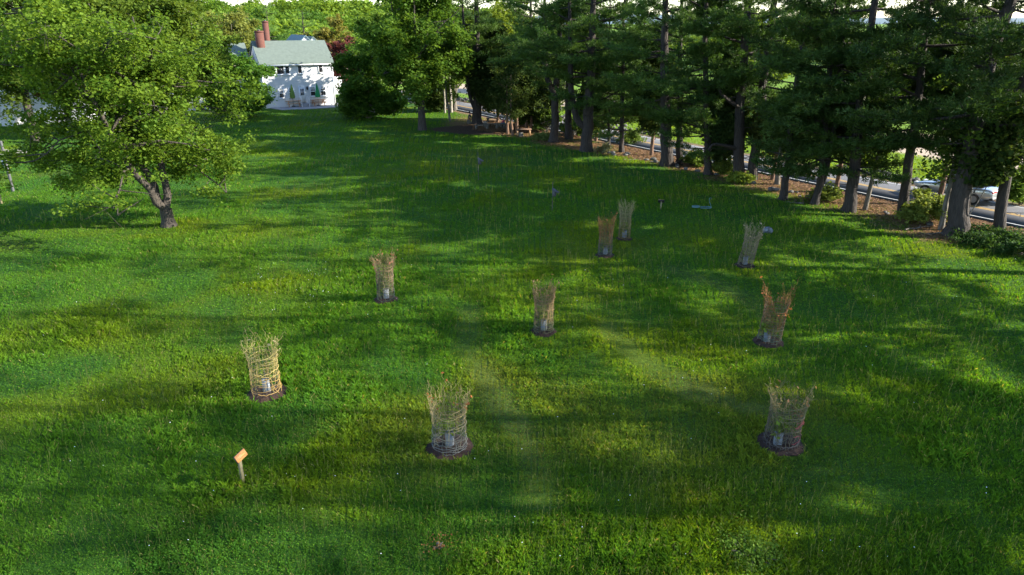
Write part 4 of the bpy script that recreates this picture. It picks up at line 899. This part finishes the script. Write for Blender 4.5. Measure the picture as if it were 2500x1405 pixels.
    g.build('tree_guard', M['guard'], S)
    for q in (-1, 1):
        g = Geo(); g.tube([[q * .17, -.07, -.05], [q * .17, -.07, .95 if q > 0 else .6]], .009, 5); g.build('stake', M['black'], S)
    g = Geo(); hh = sap + .45; P = np.array([[0, 0, 0], [.01, .01, hh * .5], [.02, -.01, hh * .8], [.0, .02, hh]]); g.tube(P, [.012, .010, .007, .003], 5)
    tp = []
    for k in range(7): a = rg.random() * 6.28; e = P[3] * (.55 + .45 * k / 7) + [.16 * math.cos(a), .16 * math.sin(a), .05]; g.tube([P[3] * (.5 + .45 * k / 7), e], [.005, .002], 3); tp += [e]
    g.build('stem', M['grey_bark'], S)
    tp = np.array(tp); pk = tp[rg.integers(0, len(tp), sap_leaves)] + rg.standard_normal((sap_leaves, 3)) * .06; V, F = quads_at(rg, pk, .085, .6)
    npmesh('leaves', V, F, M['leaf'], S, np.repeat(np.array([.17, .24, .035])[None] * (.7 + .6 * rg.random((sap_leaves, 1))), 4, 0))
straw, brn, org, gry, red_ = (.50, .42, .16), (.22, .15, .085), (.36, .18, .07), (.17, .18, .15), (.28, .18, .15)
cage('open straw yellow brush cage, leftmost on the lawn', 0, 1.72, straw, (.52, .34, .11), .42, dense=.85, leafc=(.45, .36, .22), seed=1, sap_leaves=8, slab='leftmost straw yellow brush cage')
cage('nearest brush cage, pale straw with orange leaves on its rim', 1, 1.62, (.36, .29, .13), (.22, .23, .21), .42, dense=.92, leafc=(.34, .12, .045), seed=2, slab='nearest brush cage with orange leaves')
cage('brush cage with reddish right side and leafy sapling, nearest on the right', 2, 1.55, (.25, .21, .10), (.16, .14, .12), .30, dense=1.15, leafc=(.35, .2, .1), seed=3, red=True, lean=(.05, 0), guard=(-.12, -.1), sap=.35, sap_leaves=150, slab='nearest brush cage on the right')
cage('orange brown brush cage rising in two horns', 3, 1.95, (.30, .15, .06), (.13, .17, .12), .45, horns=(math.pi * .97, math.pi * .08), dense=1.35, leafc=(.32, .12, .045), seed=4, lean=(.08, 0), guard=(-.1, -.1), slab='two-horned brush cage')
cage('dense brown brush cage, rear one on the left side', 4, 1.80, (.25, .18, .10), (.10, .14, .10), .35, dense=1.45, leafc=(.3, .12, .08), seed=5, slab='dense brown brush cage rear left')
cage('upright tan brush cage with pinkish top in the middle of the lawn', 5, 1.75, (.36, .24, .12), (.14, .16, .08), .22, dense=1.45, leafc=(.48, .26, .14), seed=6, slab='upright tan brush cage mid lawn')
cage('orange topped brush cage with grey green foot, in front of the straw one', 6, 1.85, (.34, .18, .07), (.14, .19, .15), .25, dense=1.4, leafc=(.36, .15, .07), seed=7, slab='orange topped brush cage')
cage('farthest brush cage, pale straw with long spread tips', 7, 1.95, (.42, .36, .17), (.32, .22, .08), .6, dense=1.2, seed=8, slab='farthest pale straw brush cage')
cage('leaning tan brush cage beside the grey boulder', 8, 1.85, (.38, .31, .18), (.26, .22, .14), .25, dense=1.3, lean=(.14, 0), leafc=(.4, .3, .2), seed=9, slab='leaning tan brush cage')

# ---------------------------------------------------------------- signs, bird houses, small things on the lawn
def sign(label, px, py, hgt, rz, tilt, topm, seed, bw=.18, bh=.085):
    x, y = gp(px, py); T = thing('trail_sign', label, 'sign', (x, y, float(ground_z(x, y))), rz, 'small wooden lawn signs')
    boxobj('post', (-.038, -.03, -.1), (.038, .03, hgt), M['post_wood'], T)
    Mx = Matrix.Translation((0, -.05, hgt + .02)) @ Matrix.Rotation(tilt, 4, 'X')
    boxobj('board_back', (-bw - .006, -bh - .006, -.02), (bw + .006, bh + .006, .0), M['black'], T, M=Mx)
    b = boxobj('board', (-bw, -bh, .002), (bw, bh, .02), topm, T, M=Mx); g = Geo()
    rg = rng_(seed)
    for k in range(4): g.box((-bw * .8, bh * .6 - k * .03, .0215), (-bw * .1 + bw * .8 * rg.random(), bh * .6 - k * .03 + .006, .0225), M=Mx)
    g.build('lettering', M['umb_olive'] if False else M['mulch'], b)
sign('wooden sign with slanted orange board on a pale post, nearest on the lawn', 594, 1182, .72, math.radians(76), math.radians(60), M['sign_wood'], 1)
sign('far sign seen from behind, black board on pale stake', 1613, 512, .46, math.radians(172), math.radians(55), M['sign_wood'], 2, .17, .11)
def birdhouse(label, px, py, ztop, rz):
    x, y = gp(px, py); T = thing('bird_house', label, 'bird house', (x, y, float(ground_z(x, y))), rz, 'grey bird houses on poles')
    g = Geo(); g.tube([[0, 0, -.1], [0, 0, ztop + .42]], .018, 6); g.build('pole', M['grey_bark'], T)
    b = Geo(); V = [[.02, -.1, 0], [.20, -.1, 0], [.20, .1, 0], [.02, .1, 0], [.02, -.1, .38], [.20, -.1, .28], [.20, .1, .28], [.02, .1, .38]]
    b.add(np.array(V) + [0, 0, ztop - .38], [[0, 3, 2, 1], [4, 5, 6, 7], [0, 1, 5, 4], [1, 2, 6, 5], [2, 3, 7, 6], [3, 0, 4, 7]]); bx_ = b.build('box', M['grey_wood'], T)
    r = Geo(); Mx = Matrix.Translation((.0, 0, ztop + .02)) @ Matrix.Rotation(math.radians(30), 4, 'Y'); r.box((-.02, -.15, 0), (.40, .15, .022), M=Mx); r.build('roof', M['grey_wood'], T)
    h = Geo(); t = np.linspace(0, 6.283, 13)[:-1]; V = np.c_[np.full(12, .203), .025 * np.cos(t), ztop - .16 + .025 * np.sin(t)]; h.add(np.r_[V, V + [.004, 0, 0]], [[k, (k + 1) % 12, 12 + (k + 1) % 12, 12 + k] for k in range(12)]); h.build('entrance_hole', M['black'], T)
birdhouse('grey bird house with sloping roof, the nearer one on a thin pole', 1348, 518, 1.25, math.radians(-20))
birdhouse('grey bird house, the farther one, before the sunlit strip of grass', 1168, 440, 1.45, math.radians(-15))

def post(label, px, py, h, r, mat, plate=False):
    x, y = gp(px, py); T = thing('wooden_post', label, 'post', (x, y, 0), 0, 'posts at the left edge'); g = Geo(); g.tube([[0, 0, -.1], [0, 0, h * .5], [0, 0, h - .02], [0, 0, h]], [r, r, r, r * .8], 8); g.build('shaft', mat, T, smooth=True)
    g = Geo(); g.tube([[0, 0, h - .001], [0, 0, h + .02]], [r * .95, r * .2], 8); g.build('cap', mat, T)
    if plate: boxobj('plate', (-.27, -.03, h - .62), (-.13, .0, h - .12), M['white'], T, .01)
post('tall wooden post carrying a white plate at the left edge', 32, 466, 2.05, .085, M['grey_wood'], True)
post('grey post standing behind by the gravel path', 10, 378, 1.1, .10, M['grey_wood'])
post('short pale post at the very left edge of the photo', 4, 498, .9, .06, M['post_wood'])

def blob(name, label, cat, x, y, r, mat, seed, z=0, sc=(1, .8, .6), group=None, parent=None):
    bm = bmesh.new(); bmesh.ops.create_icosphere(bm, subdivisions=3, radius=1); rg = rng_(seed)
    ph = rg.random((6, 3)) * 6
    for v in bm.verts:
        c = v.co; d = 1 + .16 * math.sin(c.x * 3 + ph[0, 0]) * math.sin(c.y * 3.4 + ph[1, 0]) + .12 * math.sin(c.z * 5 + c.x * 4 + ph[2, 0]) + .06 * math.sin(c.y * 11 + ph[3, 1] + c.z * 9)
        v.co = Vector((c.x * d * r * sc[0], c.y * d * r * sc[1], c.z * d * r * sc[2]))
    o = bmobj(name, bm, mat, parent, smooth=True); o.location = (x, y, z + r * sc[2] * .55); o.rotation_euler = (0, 0, rg.random() * 6)
    return tag(o, label, cat, group)
x, y = gp(1873, 568); M['lichen'] = plain('lichen_boulder', (.13, .145, .155), .95, .75, 7, bump=1.0, bscale=16)
blob('boulder', 'mottled grey lichen covered boulder lying in the grass beside the leaning cage', 'boulder', x, y, .27, M['lichen'], 5, float(ground_z(x, y)), (1, .8, .75))
# pale blue hose coils
x, y = gp(1716, 512); T = thing('garden_hose', 'pale blue coiled hose with one end bent upright in the grass', 'hose', (x, y, float(ground_z(x, y))))
g = Geo(); t = np.linspace(0, 6.283 * 4, 90)
g.tube(np.c_[(.30 + .04 * np.sin(t * .37)) * np.cos(t) + .17, (.20 + .03 * np.cos(t * .6)) * np.sin(t), .08 + .012 * t / 6 + .01 * np.sin(t * 3)], .011, 6)
g.tube(np.c_[.21 * np.cos(t) - .42, .15 * np.sin(t), .12 + .02 * t / 6], .015, 6)
g.build('coil', M['hose'], T); g = Geo()
g.tube([[.48, 0, .1], [.42, 0, .25], [.34, 0, .42], [.30, 0, .60], [.34, 0, .68], [.40, 0, .66], [.41, 0, .60]], .015, 6); g.build('upright_end', M['hose'], T)

# stone wall remnants and stones by the road
def stones(label, s0, s1, nn, n, seed, hmax=.55, name='stone_wall', cat='stone wall'):
    rg = rng_(seed); bm = bmesh.new()
    for k in range(n):
        s = s0 + (s1 - s0) * rg.random(); q = nn + rg.standard_normal() * .3; p = RN * q + RD * s; r = .08 + .14 * rg.random()
        m = bmesh.ops.create_icosphere(bm, subdivisions=2, radius=r, matrix=Matrix.Translation((p[0], p[1], r * .4 + (hmax - .2) * rg.random() ** 2)) @ Matrix.Rotation(rg.random() * 6, 4, 'Z') @ Matrix.Diagonal((1.2, .85, .6, 1)))
        for v in m['verts']: v.co += Vector(rg.standard_normal(3) * r * .07)
    return tag(bmobj(name, bm, M['stone']), label, cat, kind='stuff' if name == 'loose_stones' else None)
stones('tumbled dry stone wall stub on the far verge left of the silver car', -30, -24, R1 + 1.3, 55, 1)
stones('low stone wall running along the far verge behind the bowed pine', -75, -47, R1 + 1.3, 230, 2)
stones('loose stones and clods scattered on the near verge under the pines', -46, -12, R0 - 3.2, 60, 3, .25, 'loose_stones', 'stones')
stones('dark stone wall at the far road bend behind the playground', -95, -80, R1 + 1.2, 130, 4)

# fallen branches
for i, (px, py, l, a, lab) in enumerate([(2300, 575, 2.2, 2.9, 'fallen branch lying left of the vine-wrapped pine'), (2240, 560, 1.6, .3, 'fallen branch at the lawn edge below the roadside shrub'), (1940, 497, 1.0, 2.5, 'short fallen stick between two slim pines'), (1545, 392, 1.4, .2, 'fallen branch in the litter left of the thick straight pine')]):
    x, y = gp(px, py); rg = rng_(500 + i); g = Geo(); t = np.linspace(-l / 2, l / 2, 8); P = np.c_[t * math.cos(a), t * math.sin(a), .07 + .03 * rg.standard_normal(8)]; g.tube(P, np.linspace(.05, .015, 8), 6); g.tube([P[4], P[4] + [.2, .3, .12]], [.02, .006], 4)
    o = g.build('fallen_branch', M['grey_bark']); o.location = (x, y, 0); tag(o, lab, 'branch', 'fallen branches under the pines')

# shrubs
def shrub(label, px, py, r, h, n, seed, c1, c2, leaf=.11, z0=.0, name='shrub'):
    rg = rng_(seed); x, y = gp(px, py); T = thing(name, label, 'shrub', (x, y, 0), group='shrubs and ground plants along the row'); g = Geo(); tips = []
    for k in range(26):
        a = rg.random() * 6.28; rr = r * rg.random() ** .6; e = np.array([math.cos(a) * rr, math.sin(a) * rr, h * (.35 + .65 * rg.random()) * (1 - .5 * (rr / r) ** 2)])
        B = bez(np.array([0, 0, -.05]), e * [.5, .5, .7], e, 6); g.tube(B, np.linspace(.02, .005, 6), 4); tips += [B[5], B[4], B[3], e + rg.standard_normal(3) * .12]
    g.build('stem', M['grey_bark'], T); tips = np.array(tips); P = tips[rg.integers(0, len(tips), n)] + rg.standard_normal((n, 3)) * [.14, .14, .09]; P[:, 2] = np.maximum(P[:, 2], .03)
    V, F = quads_at(rg, P, leaf, .7); t = rg.random((n, 1)); npmesh('foliage', V, F, M['leaf'], T, np.repeat(np.array(c1) * (1 - t) + np.array(c2) * t, 4, 0))
shrub('sunlit yellow green shrub right of the pine before the car', 2258, 546, 1.35, 1.9, 7500, 1, (.12, .17, .03), (.24, .28, .06))
shrub('dark low shrub at the foot of the rightmost pine', 2450, 598, 1.7, .6, 9000, 2, (.03, .07, .016), (.055, .11, .024), .07)
shrub('low dark plants left of the rightmost pine', 2390, 592, 1.2, .4, 5200, 3, (.03, .07, .016), (.06, .115, .024), .07)
shrub('leafy dark shrub at the right photo edge below the pines', 2520, 625, 1.6, .9, 8000, 12, (.03, .07, .016), (.055, .11, .024), .07)
shrub('bright leaved shrub at the feet of the close pair of pines', 1806, 446, .9, .6, 2200, 4, (.12, .18, .02), (.25, .32, .05))
shrub('twiggy shrub climbing left of the close pair of pines', 1768, 428, .9, 1.3, 2000, 5, (.08, .13, .02), (.18, .22, .04))
shrub('wispy pale weed left of the slender shaded pine', 1470, 372, .7, .7, 900, 6, (.2, .2, .1), (.3, .3, .16))
shrub('leafy branch-like sapling at the right edge behind the rightmost pine', 2492, 500, .9, 2.3, 2600, 7, (.06, .12, .015), (.14, .22, .03), .14)
shrub('small shrub beside the twin-footed pine', 2018, 492, .9, 1.0, 2400, 8, (.10, .15, .03), (.2, .25, .05))
shrub('feathery weeds at the foot of the V forked pine', 1330, 342, 1.1, .6, 2000, 9, (.10, .15, .04), (.2, .24, .07))
shrub('feathery shrub between the pine poles', 1540, 350, 1.2, 1.2, 2600, 10, (.08, .14, .03), (.16, .22, .04))
shrub('rust brown dead fern tuft in the near grass', 1072, 1335, .13, .10, 110, 11, (.16, .07, .025), (.26, .13, .05), .028, name='dead_fern')
shrub('leafy weed clump in the near right corner of the lawn', 1830, 1360, .55, .26, 1800, 13, (.07, .15, .015), (.14, .22, .025), .035, name='weed_clump')

shrub('dense green undergrowth hiding the road behind the V forked pine', 1335, 322, 1.6, 2.6, 6000, 21, (.04, .08, .015), (.10, .16, .03), .16)
shrub('green undergrowth behind the bowed pine by the road', 1400, 332, 1.5, 2.2, 5000, 22, (.05, .09, .015), (.12, .18, .03), .16)
shrub('dark thicket right of the pale cedar stems', 1285, 308, 1.6, 2.4, 5000, 23, (.03, .07, .013), (.08, .13, .025), .16)
shrub('low roadside thicket behind the close pair of pines', 1700, 405, 1.1, 1.1, 3500, 24, (.06, .11, .015), (.13, .19, .03), .12)

# playground: benches, stumps, little table, two seated people
def bench(label, px, py, L, rz):
    x, y = gp(px, py); T = thing('bench', label, 'bench', (x, y, 0), rz, 'log benches in the mulch'); boxobj('seat', (-L / 2, -.16, .36), (L / 2, .16, .44), M['grey_bark'], T, .02)
    for s in (-1, 1): boxobj('leg', (s * (L / 2 - .2) - .12, -.13, -.02), (s * (L / 2 - .2) + .12, .13, .359), M['grey_bark'], T)
bench('pale log bench right of the forked shade pine', 1176, 316, 1.5, .1); bench('sunlit log bench in the middle of the mulch', 1202, 312, 1.9, .12); bench('short sunlit log bench beside the child', 1222, 314, 1.2, .3)
bench('far log bench at the back of the mulch', 1205, 298, 1.6, 0)
for i, (px, py, lab) in enumerate([(1156, 300, 'cut stump beside the seated adult'), (1185, 306, 'low cut stump between the log benches'), (1272, 334, 'dark stump under the cedar at the lawn edge')]):
    x, y = gp(px, py); g = Geo(); g.tube([[0, 0, -.05], [0, 0, .1], [0, 0, .38], [0, 0, .385]], [.27, .24, .22, .01], 10); o = g.build('tree_stump', M['pale_bark'] if i < 2 else M['grey_bark']); o.location = (x, y, 0); tag(o, lab, 'stump', 'stumps in the mulch')
x, y = gp(1278, 332); T = thing('low_table', 'low wooden table at the lawn edge under the cedars', 'table', (x, y, 0), .1)
boxobj('table_top', (-.75, -.35, .58), (.75, .35, .64), M['red_bark'], T)
for sx in (-.6, .6):
    for sy in (-.28, .28): boxobj('leg', (sx - .04, sy - .04, 0), (sx + .04, sy + .04, .579), M['cedar_wood'], T)

def skin_mesh(name, chains, mat, parent):
    bm = bmesh.new(); L = bm.verts.layers.skin.verify(); ids = {}
    for ch in chains:
        prev = None
        for (key, p, r) in ch:
            if key not in ids: v = bm.verts.new(p); v[L].radius = (r, r); ids[key] = v
            v = ids[key]
            if prev is not None and not any(e.other_vert(prev) is v for e in prev.link_edges): bm.edges.new((prev, v))
            prev = v
    bm.verts.ensure_lookup_table(); bm.verts[0][L].use_root = True
    o = bmobj(name, bm, mat, parent); o.modifiers.new('skin', 'SKIN'); s = o.modifiers.new('sub', 'SUBSURF'); s.levels = 2; s.render_levels = 2; return o
def seated(label, x, y, rz, seat, sc, shirt, legs):
    T = thing('person', label, 'person', (x, y, seat), rz, 'people sitting in the mulch'); T.scale = (sc, sc, sc)
    # +Y is forward; origin at the seat
    ch = [[('pel', (0, 0, .10), .13), ('waist', (0, .02, .27), .115), ('chest', (0, .07, .45), .14), ('neck', (0, .11, .60), .05), ('head1', (0, .14, .70), .085), ('head2', (0, .13, .80), .088)]]
    for s, k in ((-1, 'l'), (1, 'r')):
        ch.append([('pel', 0, 0), (k + 'hip', (s * .1, .02, .08), .09), (k + 'knee', (s * .15, .43, .10), .062), (k + 'ank', (s * .14, .45, -.34), .038), (k + 'toe', (s * .15, .60, -.38), .035)])
        ch.append([('chest', 0, 0), (k + 'sh', (s * .17, .09, .52), .06), (k + 'el', (s * .24, .22, .30), .042), (k + 'wr', (s * .13, .40, .20), .028), (k + 'pm', (s * .11, .45, .185), .032)])
        for f in range(4): ch.append([(k + 'pm', 0, 0), ('%sf%da' % (k, f), (s * (.085 + .018 * f), .49, .18), .010), ('%sf%db' % (k, f), (s * (.085 + .018 * f), .52 + .006 * (f in (1, 2)), .155), .008)])
        ch.append([(k + 'pm', 0, 0), (k + 'th', (s * .07, .455, .17), .010)])
    skin_mesh('body', ch, M['skin'], T)
    st = [[('a', (0, 0, .13), .145), ('b', (0, .02, .28), .13), ('c', (0, .07, .46), .155)]]
    for s, k in ((-1, 'l'), (1, 'r')): st.append([('c', 0, 0), (k + 's', (s * .17, .09, .52), .075), (k + 'e', (s * .24, .22, .30), .056), (k + 'w', (s * .16, .35, .225), .042)])
    skin_mesh('shirt', st, shirt, T)
    tr = [[('a', (0, 0, .09), .14)]]
    for s, k in ((-1, 'l'), (1, 'r')): tr.append([('a', 0, 0), (k + 'h', (s * .1, .03, .08), .10), (k + 'k', (s * .15, .43, .10), .075), (k + 'n', (s * .14, .45, -.28), .052)])
    skin_mesh('trousers', tr, legs, T)
    bm = bmesh.new(); bmesh.ops.create_uvsphere(bm, u_segments=14, v_segments=10, radius=.105, matrix=Matrix.Translation((0, .11, .80)) @ Matrix.Diagonal((.92, 1.0, 1.05, 1)))
    bmesh.ops.delete(bm, geom=[v for v in bm.verts if v.co.y > .165 and v.co.z < .84], context='VERTS'); h = bmobj('hair', bm, M['hair'], T, smooth=True); h.modifiers.new('sol', 'SOLIDIFY').thickness = .012
x, y = gp(1145, 302); seated('adult in dark clothes sitting hunched on a stump beside the shade pine', x, y, math.radians(-70), .36, 1.0, M['dark_cloth'], M['tan_cloth'])
g = Geo(); g.tube([[0, 0, -.05], [0, 0, .1], [0, 0, .37], [0, 0, .375]], [.26, .23, .22, .01], 10); o = g.build('tree_stump', M['grey_bark']); o.location = (x, y, 0); tag(o, 'stump carrying the seated adult in dark clothes', 'stump', 'stumps in the mulch')
x, y = gp(1231, 313); seated('child in pink top and blue trousers sitting on a log bench', x, y, math.radians(100), .42, .72, M['pink_cloth'], M['blue_cloth'])
g = bench('log bench under the child in pink', 1231, 313, .9, .2)

# ---------------------------------------------------------------- silver car in the far lane
paint, t_, b_ = mat_new('silver_paint'); b_.inputs['Base Color'].default_value = (.52, .55, .58, 1); b_.inputs['Metallic'].default_value = .55; b_.inputs['Roughness'].default_value = .28; b_.inputs['Coat Weight'].default_value = .8
tl, t_, b_ = mat_new('tail_lamp_red'); b_.inputs['Base Color'].default_value = (.35, .012, .02, 1); b_.inputs['Roughness'].default_value = .15
M['rubber'] = plain('tyre_rubber', (.02, .02, .02), .85, .2); M['alloy'] = plain('alloy_rim', (.4, .4, .42), .3, .1, metal=.9); M['plate'] = plain('number_plate', (.6, .62, .6), .5, .05)
cp = RN * 44.95 + RD * -20.5; car = thing('parked_car' if False else 'car', 'silver sedan driving away on the road, half hidden behind the vine-wrapped pine', 'car', (cp[0], cp[1], .075), math.atan2(RD[1], RD[0]))
# local +x = rear, length 4.6
prof = [(-2.30, .42, .62, .66), (-2.1, .30, .74, .78), (-1.5, .22, .86, .86), (-.95, .2, .93, .88), (-.2, .2, .95, .9), (.8, .2, .96, .9), (1.45, .22, 1.0, .89), (1.95, .26, 1.03, .86), (2.22, .34, .98, .80), (2.30, .45, .86, .74)]
g = Geo(); V = []
for (x, zb, zt, hw) in prof: V += [[x, -hw * .93, zb], [x, -hw, (zb + zt) * .5], [x, -hw * .97, zt - .08], [x, -hw * .86, zt], [x, hw * .86, zt], [x, hw * .97, zt - .08], [x, hw, (zb + zt) * .5], [x, hw * .93, zb]]
n = len(prof); F = [[a * 8 + k, (a + 1) * 8 + k, (a + 1) * 8 + (k + 1) % 8, a * 8 + (k + 1) % 8] for a in range(n - 1) for k in range(8)] + [[0, 1, 2, 3], [0, 3, 4, 7], [4, 5, 6, 7]] + [[(n - 1) * 8 + i for i in q] for q in ([3, 2, 1, 0], [7, 4, 3, 0], [7, 6, 5, 4])]
g.add(V, F); bod = g.build('body', paint, car, smooth=True); bv = bod.modifiers.new('sub', 'SUBSURF'); bv.levels = bv.render_levels = 2
gh = [(-1.05, .93, .94, .74), (-.35, .94, 1.34, .60), (.15, .95, 1.43, .57), (.75, .96, 1.40, .56), (1.65, 1.0, 1.02, .66)]
V = []
for (x, zb, zt, hw) in gh: V += [[x, -hw - (.06), zb], [x, -hw, zt], [x, hw, zt], [x, hw + .06, zb]]
F = [[a * 4 + k, (a + 1) * 4 + k, (a + 1) * 4 + k + 1, a * 4 + k + 1] for a in range(4) for k in range(3)]
g = Geo(); g.add(V, F); o = g.build('windows', M['glass_dark'], car)
g = Geo(); V = []
for (x, zb, zt, hw) in gh[1:4]: V += [[x + (.12 if x < 0 else (.12 if x > .5 else 0)), -hw - .01, zt - .0], [x + (.12 if x < 0 else (.12 if x > .5 else 0)), -hw * .9, zt + .04], [x + (.12 if x < 0 else (.12 if x > .5 else 0)), hw * .9, zt + .04], [x + (.12 if x < 0 else (.12 if x > .5 else 0)), hw + .01, zt]]
g.add(V, [[a * 4 + k, (a + 1) * 4 + k, (a + 1) * 4 + k + 1, a * 4 + k + 1] for a in range(2) for k in range(3)]); g.build('roof', paint, car, smooth=True)
for s in (-1, 1):
    g = Geo()
    for (x0, z0_, x1, z1_) in ((-1.05, .95, -.35, 1.37), (.8, 1.42, 1.66, 1.04), (.22, .96, .22, 1.44)): g.tube([[x0, s * .80 if z0_ < 1.1 else s * .61, z0_], [x1, s * (.61 if z1_ > 1.1 else .74), z1_]], .035, 5)
    g.build('roof_pillar', paint, car)
    boxobj('tail_lamp', (2.02, s * .50 - .26, .76), (2.285, s * .50 + .26, .90), tl, car, .03)
    boxobj('headlight', (-2.29, s * .5 - .18, .58), (-2.05, s * .5 + .18, .70), M['plate'], car, .02)
    boxobj('mirror', (-.75, s * .98 - .09, .94), (-.6, s * .98 + .09, 1.07), paint, car, .03)
    for x in (-1.42, 1.38):
        bm = bmesh.new(); bmesh.ops.create_cone(bm, cap_ends=True, segments=28, radius1=.32, radius2=.32, depth=.2, matrix=Matrix.Translation((x, s * .80, .32)) @ Matrix.Rotation(math.radians(90), 4, 'X'))
        o = bmobj('wheel', bm, M['rubber'], car, smooth=False); bm = bmesh.new(); bmesh.ops.create_cone(bm, cap_ends=True, segments=20, radius1=.2, radius2=.2, depth=.21, matrix=Matrix.Translation((x, s * .803, .32)) @ Matrix.Rotation(math.radians(90), 4, 'X')); bmobj('rim', bm, M['alloy'], o)
boxobj('number_plate', (2.285, -.2, .60), (2.315, .2, .73), M['plate'], car); boxobj('bumper', (2.12, -.72, .36), (2.34, .72, .50), M['black'], car, .04)
